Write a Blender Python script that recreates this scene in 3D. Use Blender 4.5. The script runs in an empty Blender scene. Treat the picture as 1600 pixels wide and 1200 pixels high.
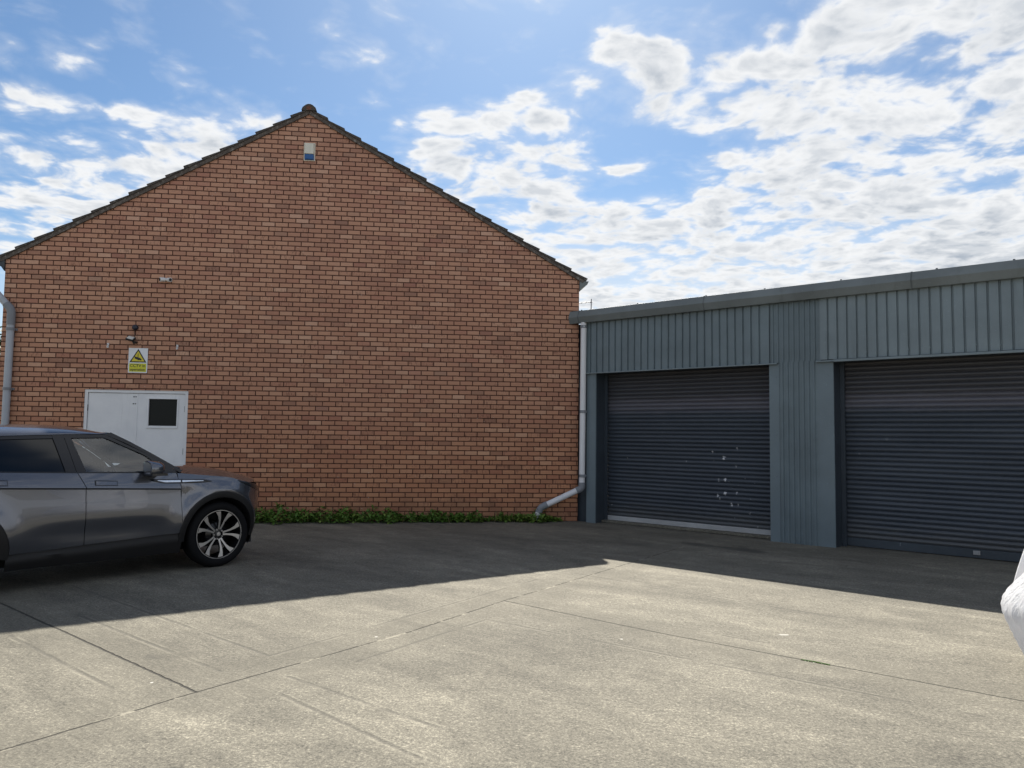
import bpy, bmesh, math, random
from mathutils import Vector, Matrix
rad = math.radians
random.seed(7)
SC = bpy.context.scene
COL = SC.collection

# ------------------------------------------------------------------ camera
cam_d = bpy.data.cameras.new("camera"); cam = bpy.data.objects.new("camera", cam_d); COL.objects.link(cam)
cam_d.sensor_width = 36; cam_d.lens = 27.0; cam_d.clip_end = 3000; cam_d.clip_start = 0.05
PITCH, ROLL, EYE = 0.0663, 0.0133, 1.5
_f = Vector((0, math.cos(PITCH), math.sin(PITCH))); _u = Vector((0, -math.sin(PITCH), math.cos(PITCH))); _x = Vector((1, 0, 0))
_r = math.cos(ROLL) * _x + math.sin(ROLL) * _u
_u2 = math.cos(ROLL) * _u - math.sin(ROLL) * _x
cam.matrix_world = Matrix(((_r.x, _u2.x, -_f.x, 0), (_r.y, _u2.y, -_f.y, 0), (_r.z, _u2.z, -_f.z, EYE), (0, 0, 0, 1)))
SC.camera = cam
SC.view_settings.view_transform = 'Standard'; SC.view_settings.look = 'None'
SC.view_settings.gamma = 1; SC.view_settings.exposure = 1.0
SC.render.resolution_x, SC.render.resolution_y = 1024, 768

# ------------------------------------------------------------------ node helper
class N:
    """a socket with arithmetic"""
    def __init__(s, t, sock): s.t, s.k = t, sock
    def _m(s, op, *o):
        n = s.t.nodes.new('ShaderNodeMath'); n.operation = op
        for i, v in enumerate((s,) + o):
            if isinstance(v, N): s.t.links.new(v.k, n.inputs[i])
            else: n.inputs[i].default_value = v
        return N(s.t, n.outputs[0])
    def __add__(s, o): return s._m('ADD', o)
    __radd__ = __add__
    def __sub__(s, o): return s._m('SUBTRACT', o)
    def __rsub__(s, o): return (s * -1) + o
    def __mul__(s, o): return s._m('MULTIPLY', o)
    __rmul__ = __mul__
    def __truediv__(s, o): return s._m('DIVIDE', o)
    def fn(s, op, *o): return s._m(op, *o)
    def step(s, a, b, lo=0., hi=1.):
        n = s.t.nodes.new('ShaderNodeMapRange'); n.interpolation_type = 'SMOOTHSTEP'
        s.t.links.new(s.k, n.inputs[0])
        for i, v in zip((1, 2, 3, 4), (a, b, lo, hi)): n.inputs[i].default_value = v
        return N(s.t, n.outputs[0])
    def lin(s, a, b, lo=0., hi=1.):
        n = s.t.nodes.new('ShaderNodeMapRange'); s.t.links.new(s.k, n.inputs[0])
        for i, v in zip((1, 2, 3, 4), (a, b, lo, hi)): n.inputs[i].default_value = v
        return N(s.t, n.outputs[0])

class NT:
    def __init__(s, t):
        s.t = t
    def sock(s, n, i, v):
        if isinstance(v, N): s.t.links.new(v.k, n.inputs[i])
        elif v is not None:
            try: n.inputs[i].default_value = v
            except Exception: n.inputs[i].default_value = tuple(v) + (1,)
    def coord(s, which='Object'): return N(s.t, s.t.nodes.new('ShaderNodeTexCoord').outputs[which])
    def pos(s): return N(s.t, s.t.nodes.new('ShaderNodeNewGeometry').outputs['Position'])
    def vm(s, op, a, b=None, c=None, out=0):
        n = s.t.nodes.new('ShaderNodeVectorMath'); n.operation = op
        s.sock(n, 0, a)
        if b is not None:
            if op == 'SCALE': s.sock(n, 3, b)
            else: s.sock(n, 1, b)
        if c is not None: s.sock(n, 2, c)
        return N(s.t, n.outputs[out])
    def sep(s, v):
        n = s.t.nodes.new('ShaderNodeSeparateXYZ'); s.t.links.new(v.k, n.inputs[0])
        return [N(s.t, n.outputs[i]) for i in range(3)]
    def comb(s, x, y, z):
        n = s.t.nodes.new('ShaderNodeCombineXYZ')
        for i, v in enumerate((x, y, z)): s.sock(n, i, v)
        return N(s.t, n.outputs[0])
    def noise(s, v, scale, detail=2., rough=.5, dist=0., dim='3D', color=False):
        n = s.t.nodes.new('ShaderNodeTexNoise'); n.noise_dimensions = dim
        s.sock(n, 'Vector', v)
        n.inputs['Scale'].default_value = scale; n.inputs['Detail'].default_value = detail
        n.inputs['Roughness'].default_value = rough; n.inputs['Distortion'].default_value = dist
        return N(s.t, n.outputs['Color' if color else 'Fac'])
    def white(s, v, color=False):
        n = s.t.nodes.new('ShaderNodeTexWhiteNoise'); n.noise_dimensions = '3D'; s.sock(n, 0, v)
        return N(s.t, n.outputs['Color' if color else 'Value'])
    def voronoi(s, v, scale, out='Distance', rnd=1., feature='F1'):
        n = s.t.nodes.new('ShaderNodeTexVoronoi'); n.feature = feature; s.sock(n, 'Vector', v)
        n.inputs['Scale'].default_value = scale; n.inputs['Randomness'].default_value = rnd
        return N(s.t, n.outputs[out])
    def mix(s, f, a, b, mode='MIX'):
        n = s.t.nodes.new('ShaderNodeMix'); n.data_type = 'RGBA'; n.blend_type = mode
        s.sock(n, 0, f); s.sock(n, 6, a); s.sock(n, 7, b)
        return N(s.t, n.outputs[2])
    def ramp(s, f, stops, interp='LINEAR'):
        n = s.t.nodes.new('ShaderNodeValToRGB'); n.color_ramp.interpolation = interp
        e = n.color_ramp.elements
        while len(e) < len(stops): e.new(0.5)
        for i, (p, c) in enumerate(stops): e[i].position = p; e[i].color = tuple(c) + (1,)
        s.sock(n, 0, f); return N(s.t, n.outputs[0])
    def bump(s, h, strength, dist):
        n = s.t.nodes.new('ShaderNodeBump'); n.inputs['Strength'].default_value = strength
        n.inputs['Distance'].default_value = dist; s.t.links.new(h.k, n.inputs['Height'])
        return N(s.t, n.outputs[0])

MATS = {}
def mat(name, build=None, **kw):
    """Principled material; build(nt) returns a dict of socket -> value"""
    if name in MATS: return MATS[name]
    m = bpy.data.materials.new(name); m.use_nodes = True
    t = m.node_tree; p = t.nodes['Principled BSDF']; nt = NT(t)
    d = dict(kw)
    if build: d.update(build(nt))
    for k, v in d.items():
        k2 = k.replace('_', ' ')
        if isinstance(v, N): t.links.new(v.k, p.inputs[k2])
        elif isinstance(v, tuple) and len(v) == 3: p.inputs[k2].default_value = v + (1,)
        else: p.inputs[k2].default_value = v
    MATS[name] = m
    return m

# ------------------------------------------------------------------ sun direction
SUNV = Vector((0.04, 1.04, 1.0)).normalized()      # towards the sun
SUN_EL = math.asin(SUNV.z); SUN_AZ = math.atan2(SUNV.x, SUNV.y)
sd = bpy.data.lights.new("sun", 'SUN'); so = bpy.data.objects.new("sun", sd); COL.objects.link(so)
sd.energy = 5.0; sd.angle = rad(0.5); sd.color = (1.0, 0.95, 0.86)
so.rotation_euler = (-SUNV).to_track_quat('-Z', 'Y').to_euler()
so.location = (0, 30, 40)

# ------------------------------------------------------------------ world: Nishita sky with broken cloud
W = bpy.data.worlds.new("World"); SC.world = W; W.use_nodes = True
wt = W.node_tree; wn = NT(wt); bg = wt.nodes['Background']
sky = wt.nodes.new('ShaderNodeTexSky'); sky.sky_type = 'NISHITA'; sky.sun_disc = False
sky.sun_elevation = SUN_EL; sky.sun_rotation = SUN_AZ; sky.altitude = 50
sky.air_density = 1.0; sky.dust_density = 0.5; sky.ozone_density = 2.5
SKY_STRENGTH = 0.055
dirv = wn.vm('NORMALIZE', wn.coord('Generated'))
dx, dy, dz = wn.sep(dirv)
az = dx.fn('ARCTAN2', dy) * (180 / math.pi)
el = dz.fn('ARCSINE') * (180 / math.pi)
zc = dz.fn('MAXIMUM', 0.0) + 0.13
pp = wn.comb(dx / zc, dy / zc, 0.0)
warp = wn.vm('SUBTRACT', wn.noise(pp, 3.0, 3, color=True), (.5, .5, .5))
pw = wn.vm('ADD', pp, wn.vm('SCALE', warp, 0.16))
def cloud_n(p):
    vo = wt.nodes.new('ShaderNodeTexVoronoi'); vo.voronoi_dimensions = '2D'; vo.feature = 'SMOOTH_F1'
    wn.sock(vo, 'Vector', p); vo.inputs['Scale'].default_value = 8.5; vo.inputs['Smoothness'].default_value = .35
    vo.inputs['Detail'].default_value = 2.5; vo.inputs['Roughness'].default_value = .5; vo.inputs['Lacunarity'].default_value = 2.2
    puff = 0.95 - N(wt, vo.outputs['Distance']) * 1.15
    return wn.noise(p, 3.6, 8, .60) * .80 + puff * .20
n0 = cloud_n(pw)
fine = wn.noise(pw, 12.0, 6, .6)
n1 = cloud_n(wn.vm('ADD', pw, (-.02, -.10, 0)))     # a step higher up in the sky, towards the sun
aev = wn.comb(az, el, 0.0)
BLOBS = [(-5.0, 16.9, 8.62, 2.9, .55), (-0.1, 12.6, 14.22, 3.0, .6), (9.5, 12.6, 11.62, 3.1, .6), (16.4, 15.6, 6.69, 2.63, .45), (22.8, 16.8, 8.24, 4.0, .5), (32.4, 17.5, 6.97, 5.71, .6), (32.6, 25.0, 5.2, 3.4, .45), (24.6, 27.2, 3.9, 1.9, .35), (30.5, 11.0, 8.98, 3.24, .5),
         (-32.5, 13.2, 4.6, 2.1, .55), (-27.0, 16.0, 4.0, 1.7, .45), (-22.5, 18.8, 3.9, 1.6, .42), (-32.8, 20.5, 2.5, .9, .46), (-27.8, 20.6, 1.8, .5, .34), (-34.1, 23.1, 1.69, 1.05, .22), (-30.1, 22.5, 2.21, .74, .2),
         (1.2, 24.4, 1.96, 1.05, .3), (3.2, 22.7, 2.44, 1.07, .33), (-5.2, 22.7, 2.91, .85, .32), (-4.1, 20.4, 5.81, 1.1, .32), (3.5, 20.3, 2.6, .8, .26), (-1.5, 22.9, 1.6, .7, .22), (12.5, 22.3, 2.2, .9, .24), (-33.5, 17.0, 3.0, .7, .24), (5.2, 25.2, 1.4, .6, .2), (7.5, 27.7, 1.94, .99, .28), (9.9, 27.0, 2.39, .99, .3), (11.3, 24.9, 2.83, 1.63, .3), (14.1, 24.3, 2.77, 2.03, .42), (18.7, 23.8, 3.96, 2.2, .47), (9.4, 22.5, 2.86, .63, .25), (8.0, 19.3, 1.91, .35, .32), (3.7, 18.3, 3.87, .54, .35), (18.7, 27.5, 1.11, .46, .3), (23.8, 22.0, 4.11, 1.58, .35), (14.6, 19.6, 1.83, .64, .25), (28.9, 21.9, 4.52, 2.65, .4),
         (7.1, 17.6, 3.83, .67, -.3), (11.8, 21.1, 4.68, .85, -.25), (30.1, 23.8, 1.48, .55, -.2), (26.1, 16.0, 2.36, .49, -.25), (-18.2, 21.4, 1.77, .82, .2), (85.5, 56.0, 5.4, 4.0, .36), (96.5, 58.5, 5.0, 4.0, -.35)]  # final pair: unseen cloud and gap, added for reflections in the car windows
cov = None
for a, e, sa, se, am in BLOBS:
    q = wn.vm('MULTIPLY', wn.vm('SUBTRACT', aev, (a, e, 0)), (1 / sa, 1 / se, 0))
    g = (wn.vm('DOT_PRODUCT', q, q, out=1) * -0.8).fn('EXPONENT') * (am * (1.55 if sa < 5.5 and am > 0 else 1.0))
    cov = g if cov is None else cov + g
behind = az.fn('ABSOLUTE').step(40, 70) * 0.32             # broken cloud over the rest of the sky
cov = cov.fn('MINIMUM', 0.54) + behind + az.step(20, 30) * el.step(16, 12) * .22
dens = n0 * 2.2 + fine * 0.42 - 0.5 * 2.62 + cov - 0.15
dens1 = n1 * 2.2 + fine * 0.42 - 0.5 * 2.62 + cov - 0.15
veil = dens.step(-0.40, 0.25) * .30                        # thin haze round the cloud banks
lowbank = az.step(-14, -2) * el.step(19, 8) * .55 + az.fn('ABSOLUTE').step(20, 30) * el.step(14, 6) * .35
alpha = 1.0 - (1.0 - dens.step(-0.06, 0.26)) * (1.0 - veil) * (1.0 - lowbank.fn('MINIMUM', .7))
thick = dens.step(0.10, 0.62)
shade = (dens1 - dens * 0.55).step(-0.10, 0.42)
ccol = wn.mix((shade * .42 + thick * .50).fn('MINIMUM', 1.0) * thick.lin(0, 1, .45, 1.0), (8.6, 8.7, 8.8), (3.5, 4.05, 4.8))
skyt = wn.vm('MULTIPLY', N(wt, sky.outputs[0]), (0.70, 0.86, 0.96))
wcol = wn.mix(alpha, skyt, ccol)
wt.links.new(wcol.k, bg.inputs[0]); bg.inputs[1].default_value = SKY_STRENGTH
W.cycles.sampling_method = 'MANUAL'; W.cycles.sample_map_resolution = 512

# ------------------------------------------------------------------ object helpers
def props(o, label=None, cat=None, group=None, kind=None):
    for k, v in (('label', label), ('category', cat), ('group', group), ('kind', kind)):
        if v: o[k] = v
    return o
def thing(name, label, cat, loc=(0, 0, 0), rotz=0, group=None):
    o = bpy.data.objects.new(name, None); COL.objects.link(o)
    o.location = loc; o.rotation_euler = (0, 0, rotz); o.empty_display_size = .2
    return props(o, label, cat, group)

class MB:
    def __init__(s): s.v, s.f, s.mi = [], [], []
    def face(s, pts, m=0):
        i = len(s.v); s.v += [tuple(p) for p in pts]; s.f.append(tuple(range(i, i + len(pts)))); s.mi.append(m)
    def box(s, x0, x1, y0, y1, z0, z1, m=0):
        i = len(s.v)
        s.v += [(x, y, z) for z in (z0, z1) for y in (y0, y1) for x in (x0, x1)]
        for q in ((0, 2, 3, 1), (4, 5, 7, 6), (0, 1, 5, 4), (2, 6, 7, 3), (0, 4, 6, 2), (1, 3, 7, 5)):
            s.f.append(tuple(i + k for k in q)); s.mi.append(m)
        return s
    def grid(s, rows, m=0, close=False):
        i = len(s.v); n = len(rows[0])
        for r in rows: s.v += [tuple(p) for p in r]
        for a in range(len(rows) - 1):
            for b in range(n if close else n - 1):
                c = (b + 1) % n
                s.f.append((i + a * n + b, i + a * n + c, i + (a + 1) * n + c, i + (a + 1) * n + b)); s.mi.append(m)
        return s
    def extrude(s, prof, fn, t0, t1, cap=True, closed=True, m=0):
        """prof 2-D points; fn(p, t) -> 3-D"""
        s.grid([[fn(p, t0) for p in prof], [fn(p, t1) for p in prof]], m, closed)
        if cap: s.face([fn(p, t0) for p in prof], m); s.face([fn(p, t1) for p in reversed(prof)], m)
        return s
    def tube(s, path, r, n=14, cap=True, m=0):
        path = [Vector(p) for p in path]; rows = []; up = None
        for k, p in enumerate(path):
            d = ((path[min(k + 1, len(path) - 1)] - p).normalized() + (p - path[max(k - 1, 0)]).normalized())
            d.normalize()
            if up is None:
                up = d.orthogonal().normalized()
            up = (up - d * up.dot(d)).normalized(); sd_ = d.cross(up)
            rr = r[k] if isinstance(r, (list, tuple)) else r
            rows.append([p + (up * math.cos(a) + sd_ * math.sin(a)) * rr for a in [2 * math.pi * j / n for j in range(n)]])
        s.grid(rows, m, True)
        if cap: s.face(rows[0][::-1], m); s.face(rows[-1], m)
        return s
    def lathe(s, prof, fn, n=32, m=0):
        """prof (r, h) pairs; fn(r, h, ang)"""
        s.grid([[fn(r, h, 2 * math.pi * j / n) for j in range(n)] for r, h in prof], m, True); return s
    def build(s, name, mats, parent=None, smooth=None, bevel=0, seg=2, loc=None, weld=1e-5, rot=None):
        me = bpy.data.meshes.new(name)
        me.from_pydata(s.v, [], s.f)
        for i, k in enumerate(s.mi): me.polygons[i].material_index = k
        bm = bmesh.new(); bm.from_mesh(me)
        bmesh.ops.remove_doubles(bm, verts=bm.verts, dist=weld)
        bmesh.ops.recalc_face_normals(bm, faces=bm.faces)
        bm.to_mesh(me); bm.free()
        for m in (mats if isinstance(mats, (list, tuple)) else [mats]): me.materials.append(m)
        if smooth is not None:
            me.polygons.foreach_set('use_smooth', [True] * len(me.polygons))
            me.set_sharp_from_angle(angle=rad(smooth))
        o = bpy.data.objects.new(name, me); COL.objects.link(o)
        if parent: o.parent = parent
        if loc: o.location = loc
        if rot: o.rotation_euler = rot
        if bevel:
            b = o.modifiers.new('bevel', 'BEVEL'); b.width = bevel; b.segments = seg; b.limit_method = 'ANGLE'; b.angle_limit = rad(35)
        return o
def bent(pts, r=.09, n=5):
    """round the corners of a path"""
    pts = [Vector(p) for p in pts]; out = [pts[0]]
    for i in range(1, len(pts) - 1):
        a, b, c = pts[i - 1], pts[i], pts[i + 1]
        p0 = b + (a - b).normalized() * min(r, (a - b).length * .45); p1 = b + (c - b).normalized() * min(r, (c - b).length * .45)
        for k in range(n + 1):
            t = k / n; out.append((1 - t) ** 2 * p0 + 2 * t * (1 - t) * b + t * t * p1)
    return out + [pts[-1]]
def lerp(a, b, t): return a + (b - a) * t
def interp(tab, x):
    if x <= tab[0][0]: return tab[0][1]
    for (a, b), (c, d) in zip(tab, tab[1:]):
        if x <= c: return lerp(b, d, (x - a) / (c - a))
    return tab[-1][1]

# ------------------------------------------------------------------ materials
def concrete(nt):
    p = nt.pos(); x, y, z = nt.sep(p)
    a = rad(50)                                         # slab direction
    g = nt.comb(x * math.cos(a) + y * math.sin(a), y * math.cos(a) - x * math.sin(a), 0.0)
    gs = nt.vm('MULTIPLY', g, (1.0, .32, 1)); gs2 = nt.vm('MULTIPLY', g, (7.0, 55.0, 1))
    big = nt.noise(gs, .55, 5, .6, .4); mid = nt.noise(gs, 2.3, 6, .65, .6); fine = nt.noise(p, 42, 4, .7); grain = nt.noise(p, 230, 2, .6)
    brush = nt.noise(nt.vm('MULTIPLY', g, (60.0, 3.5, 1)), 1.0, 4, .6)
    blot = nt.noise(p, 5.5, 6, .7, .8)
    v = big * .40 + mid * .55 + blot * .35 + fine * .30 + brush * .22 - .91       # about 0
    g2 = nt.noise(p, 78, 3, .75); g3 = nt.noise(p, 36, 2, .6)
    v = v * 1.45 + (grain - .5) * .6 + (g2 - .5) * 1.7 + (g3 - .5) * .75
    base = nt.ramp(v * .9 + .5, [(.14, (.068, .063, .052)), (.40, (.133, .123, .099)), (.58, (.176, .162, .129)), (.72, (.242, .223, .176)), (.90, (.380, .350, .276))])
    dark = nt.voronoi(p, 85); base = nt.mix(dark.step(.16, .05) * .5, base, (.06, .055, .05))
    # joints between slabs and the trowelled bands along them
    pw = nt.vm('ADD', nt.vm('MULTIPLY', p, (1, 1, 0)), nt.vm('SCALE', nt.vm('MULTIPLY', nt.vm('SUBTRACT', nt.noise(p, 14, 4, color=True), (.5, .5, .5)), (1, 1, 0)), .020))
    def seg(P, Q):
        P, Q = Vector((P[0], P[1], 0)), Vector((Q[0], Q[1], 0)); D = Q - P; L = D.length
        pa = nt.vm('SUBTRACT', pw, tuple(P))
        t = nt.vm('DOT_PRODUCT', pa, tuple(D / (L * L)), out=1).fn('MAXIMUM', 0.).fn('MINIMUM', 1.)
        return nt.vm('LENGTH', nt.vm('SUBTRACT', pa, nt.vm('SCALE', tuple(D), t)), out=1)
    def poly(pts):
        d = None
        for A_, B_ in zip(pts, pts[1:]):
            q = seg(A_, B_); d = q if d is None else d.fn('MINIMUM', q)
        return d
    main = poly([(-5.5, -.6), (-2.361, 3.684), (-1.793, 4.522), (-.751, 5.933), (-.046, 7.076), (.353, 7.645), (1.457, 9.286), (2.4, 10.7)])
    ja = poly([(-7.9, 9.72), (-3.909, 6.325), (-1.789, 4.522)]); jb = poly([(-.046, 7.076), (1.154, 6.003), (2.989, 4.557), (6.2, 2.0)])
    jc = poly([(-3.6, 1.99), (-.8, -.4)])
    j = ja.fn('MINIMUM', jb * 1.25)
    brk = nt.noise(p, 3.2, 4, .7)
    jd = j.step(.013, .005); md = main.step(.010, .003) * brk.step(.38, .48)
    ml = main.step(.020, .006) * brk.step(.50, .42)
    tr = None
    for P, Q in (((-3.621, 5.684), (-2.143, 4.443)), ((-3.508, 6.348), (-1.798, 4.916)), ((-4.2, 7.5), (-1.606, 5.26)), ((-1.606, 5.26), (.3, 8.15)), ((-.183, 6.359), (2.6, 4.3)),
                 ((-1.354, 4.833), (-.301, 3.999)), ((-1.296, 4.508), (-.4, 3.66)), ((1.204, 7.964), (2.859, 6.528)), ((1.631, 5.952), (1.904, 5.75)), ((.6, 8.6), (2.2, 7.2)), ((-.183, 6.359), (-1.0, 5.15))):
        q = seg(P, Q); tr = q if tr is None else tr.fn('MINIMUM', q)
    trd = tr.step(.024, .002) * nt.noise(p, 2.1, 3, .6).step(.36, .52)
    band = main.fn('MINIMUM', j).step(.40, .30)
    base = nt.mix(band * .28, base, (.135, .124, .098))
    base = nt.mix(trd * .55, base, (.085, .079, .067))
    trl = tr.step(.040, .026) * tr.step(.012, .022) * nt.noise(p, 2.6, 3, .6).step(.46, .60); base = nt.mix(trl * .28, base, (.33, .305, .24))
    base = nt.mix(ml * .6, base, (.36, .33, .26))
    base = nt.mix(jd.fn('MAXIMUM', md) * .85, base, (.035, .033, .028))
    # dried spots, litter flecks
    fl = nt.voronoi(p, 1.6); base = nt.mix(fl.step(.022, .012) * .8, base, (.62, .60, .55))
    fl3 = nt.voronoi(nt.vm('ADD', p, (3.1, 7.7, 0)), 3.7); base = nt.mix(fl3.step(.03, .018) * .8, base, (.04, .038, .034))
    s1 = seg((2.09, 6.0), (2.13, 6.0)); base = nt.mix((s1 + (g2 - .5) * .06).step(.022, .008) * .6, base, (.62, .60, .55))
    bl2 = nt.noise(p, 1.3, 5, .65); base = nt.mix(bl2.step(.60, .72) * .30, base, (.085, .080, .068))
    dr = nt.voronoi(nt.vm('ADD', p, (5.3, 1.7, 0)), .9); drn = (dr + (nt.noise(p, 18, 4, .6) - .5) * .12).step(.085, .03); base = nt.mix(drn * .35, base, (.06, .057, .05))
    # damp run-off stain in front of the left shutter
    st = seg((2.6, 11.0), (3.3, 10.35)); stn = (st + nt.noise(p, 3, 4, .6) * .7).step(.62, .36)
    base = nt.mix(stn * .6, base, (.035, .034, .033))
    h = grain * .25 + fine * .6 + brush * .3 - jd * 2 - md * 2 - trd * .6
    return dict(Base_Color=base, Roughness=.9, Normal=nt.bump(h, .8, .006), Specular_IOR_Level=.25)
M_CONC = mat('concrete_yard', concrete)

BL, BH, BJ = .222, .0811, .0135
def brick(nt):
    p = nt.coord('Object'); x, y, z = nt.sep(p)
    # along-wall coordinate works for both the gable (x) and the long sides (y)
    nrm = nt.t.nodes.new('ShaderNodeNewGeometry')
    u0 = x + y * 1.0
    wv = nt.noise(p, 9, 2, color=True); wx, wy, wz = nt.sep(wv)
    rowf = (z + (wy - .5) * .004 + 10 * BH * 2) / BH
    row = rowf.fn('FLOOR')
    jit = nt.white(nt.comb(row, 3.3, 1.0)) * .22
    uu = (u0 + (wx - .5) * .005) / BL + row.fn('MODULO', 2.0) * .5 + jit * .5 + 100
    colm = uu.fn('FLOOR')
    fu = uu.fn('FRACT') * BL; fv = rowf.fn('FRACT') * BH
    du = fu.fn('MINIMUM', BL - fu); dv = fv.fn('MINIMUM', BH - fv)
    edge = du.fn('MINIMUM', dv) + (nt.noise(p, 70, 3, .6) - .5) * .006
    m = edge.step(BJ * .38, BJ * .72)                    # 1 on brick, 0 in joint
    cid = nt.comb(colm, row, 0.0)
    r1 = nt.white(cid); r2 = nt.white(nt.comb(colm, row, 5.0)); r3 = nt.white(nt.comb(colm, row, 9.0))
    c = nt.ramp(r1, [(0, (.430, .225, .150)), (.12, (.480, .250, .162)), (.40, (.520, .275, .176)), (.75, (.550, .297, .190)), (.93, (.575, .322, .210)), (1, (.63, .38, .258))])
    c = nt.mix(r2.step(.93, .96) * .38, c, (.19, .115, .090))      # burnt grey headers
    c = nt.mix(r3.step(.84, .96) * .28, c, (.345, .125, .10))     # redder ones
    patch = nt.noise(p, .45, 4, .6); c = nt.mix((patch - .42) * 1.6, c, nt.vm('MULTIPLY', c, (.92, .84, .86)))
    lot = nt.noise(nt.vm('MULTIPLY', p, (1, 1, 3.0)), .8, 3, .55)
    c = nt.mix(lot.step(.52, .70) * .35, c, nt.vm('MULTIPLY', c, (.78, .74, .76)))
    c = nt.mix(z.step(2.5, 6.0) * .6, c, nt.vm('MULTIPLY', c, (1.08, 1.13, 1.24))); low = z.step(2.9, .15) ; c = nt.mix(low * .8, c, nt.vm('MULTIPLY', c, (.98, .84, .68)))   # lens-flare veil painted into the upper bricks; redder, darker tone low down
    damp = (z + (nt.noise(p, 2.2, 5, .65) - .5) * 1.1).step(.55, .05); c = nt.mix(damp * .40, c, (.14, .085, .058))
    sand = nt.noise(p, 120, 3, .7); c = nt.mix(sand.lin(.3, .7), nt.vm('SCALE', c, .82), nt.vm('SCALE', c, 1.16))
    fold = nt.noise(nt.vm('MULTIPLY', p, (1, 1, .35)), 34, 3, .6)
    crs = nt.white(nt.comb(colm, row, 21.0)).step(.80, .84) * fold.step(.52, .62); c = nt.mix(crs * .5, c, (.16, .075, .055))
    mort = nt.mix(nt.noise(p, 16, 4, .6).step(.35, .65), (.070, .030, .021), (.125, .060, .042))
    mort = nt.mix(nt.noise(p, 11, 5, .7).step(.64, .72) * .8, mort, (.50, .43, .37))
    c = nt.mix(m, mort, c)
    fleck = nt.voronoi(nt.vm('MULTIPLY', p, (1, 1, 1.6)), 7.5); c = nt.mix(fleck.step(.07, .045) * nt.noise(p, .7, 3, .5).step(.5, .6) * .85, c, (.62, .56, .50))
    h = m * 1.0 + sand * .10 + fold * .06 + (r2 - .5) * .10
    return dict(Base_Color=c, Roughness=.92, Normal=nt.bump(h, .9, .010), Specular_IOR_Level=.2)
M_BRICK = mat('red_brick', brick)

def tile(nt):
    p = nt.coord('Object'); n = nt.noise(p, 6, 5, .65); l = nt.noise(p, 26, 4, .7)
    c = nt.ramp(n, [(.3, (.045, .040, .036)), (.7, (.10, .085, .075))])
    c = nt.mix(l.step(.56, .66) * .75, c, (.26, .25, .22)); c = nt.mix(nt.noise(p, 14, 4, .6).step(.6, .68) * .6, c, (.075, .075, .035))
    return dict(Base_Color=c, Roughness=.95, Normal=nt.bump(l + n, .6, .01))
M_TILE = mat('weathered_tile', tile)
def mortarstrip(nt):
    p = nt.coord('Object'); n = nt.noise(p, 18, 5, .7)
    return dict(Base_Color=nt.ramp(n, [(.35, (.075, .06, .052)), (.55, (.13, .11, .095)), (.72, (.33, .31, .28))]), Roughness=.95, Normal=nt.bump(n, .6, .01))
M_VERGE = mat('verge_mortar', mortarstrip)

def painted(col, rough=.45, wear=.25, metal=0.0, streak=True):
    def b(nt):
        p = nt.coord('Object'); n = nt.noise(p, 1.6, 5, .6)
        st = nt.noise(nt.vm('MULTIPLY', p, (9, 9, .6)), 1.0, 4, .6); sp = nt.noise(p, 30, 4, .65)
        c = nt.mix(n.lin(.3, .7), tuple(v * (1 - wear) for v in col), tuple(v * (1 + wear) for v in col))
        if streak: c = nt.mix(st.step(.55, .8) * .35, c, tuple(v * .55 for v in col))
        sc = nt.voronoi(nt.vm('MULTIPLY', p, (1, 1, .45)), 2.6); c = nt.mix((sc + (sp - .5) * .12).step(.035, .02) * .8, c, tuple(min(.7, v * 2.6 + .12) for v in col))
        c = nt.mix(sp.step(.63, .72) * .30, c, tuple(min(.8, v * 1.7 + .02) for v in col))
        return dict(Base_Color=c, Roughness=(sp * .25 + (rough - .12)), Metallic=metal, Normal=nt.bump(sp + n * 2, .08, .01))
    return b
M_CLAD = mat('grey_green_cladding', painted((.152, .194, .214), .42, .16))
M_CLADP = mat('pale_cladding', painted((.188, .230, .248), .42, .14))
M_FLASH = mat('flashing_paint', painted((.150, .192, .215), .40, .10, streak=False))
M_GUTTER = mat('gutter_grey', painted((.165, .185, .185), .5, .16))
M_DARKREV = mat('reveal_paint', painted((.040, .052, .066), .5, .2))
M_RAIL = mat('bare_metal_rail', painted((.42, .42, .42), .5, .2, streak=False))
M_BLACK = mat('black_plastic', Base_Color=(.012, .012, .013), Roughness=.45)
M_RUBBER = mat('tyre_rubber', Base_Color=(.007, .007, .008), Roughness=.8, Specular_IOR_Level=.2)
M_PIPEW = mat('white_pipe', painted((.80, .79, .80), .4, .05))
M_PIPEG = mat('grey_pipe', painted((.40, .43, .47), .42, .12))
M_ELBOW = mat('grey_elbow', painted((.23, .24, .26), .5, .15, streak=False))
def doorpaint(nt):
    p = nt.coord('Object'); n = nt.noise(p, 3, 5, .6); s = nt.noise(nt.vm('MULTIPLY', p, (14, 14, .8)), 1, 4, .6); k = nt.noise(p, 40, 4, .7)
    c = nt.mix(n.lin(.3, .7), (.76, .76, .77), (.84, .84, .84)); c = nt.mix(s.step(.60, .78) * .35, c, (.60, .60, .60)); c = nt.mix(k.step(.68, .74) * .5, c, (.42, .40, .38))
    return dict(Base_Color=c, Roughness=.5, Normal=nt.bump(n + s * .4, .12, .01))
M_DOOR = mat('white_door_paint', doorpaint)
M_WHITE = mat('white_plastic', painted((.78, .78, .78), .4, .05, streak=False))
M_CREAM = mat('cream_plastic', painted((.74, .71, .60), .45, .06))
M_BLUE = mat('blue_lens', Base_Color=(.03, .13, .38), Roughness=.18)
M_SIGNW = mat('sign_white', Base_Color=(.80, .82, .84), Roughness=.35)
M_SIGNY = mat('sign_yellow', Base_Color=(.74, .60, .03), Roughness=.4)
M_SIGNL = mat('sign_lime', Base_Color=(.66, .62, .03), Roughness=.4)
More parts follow.
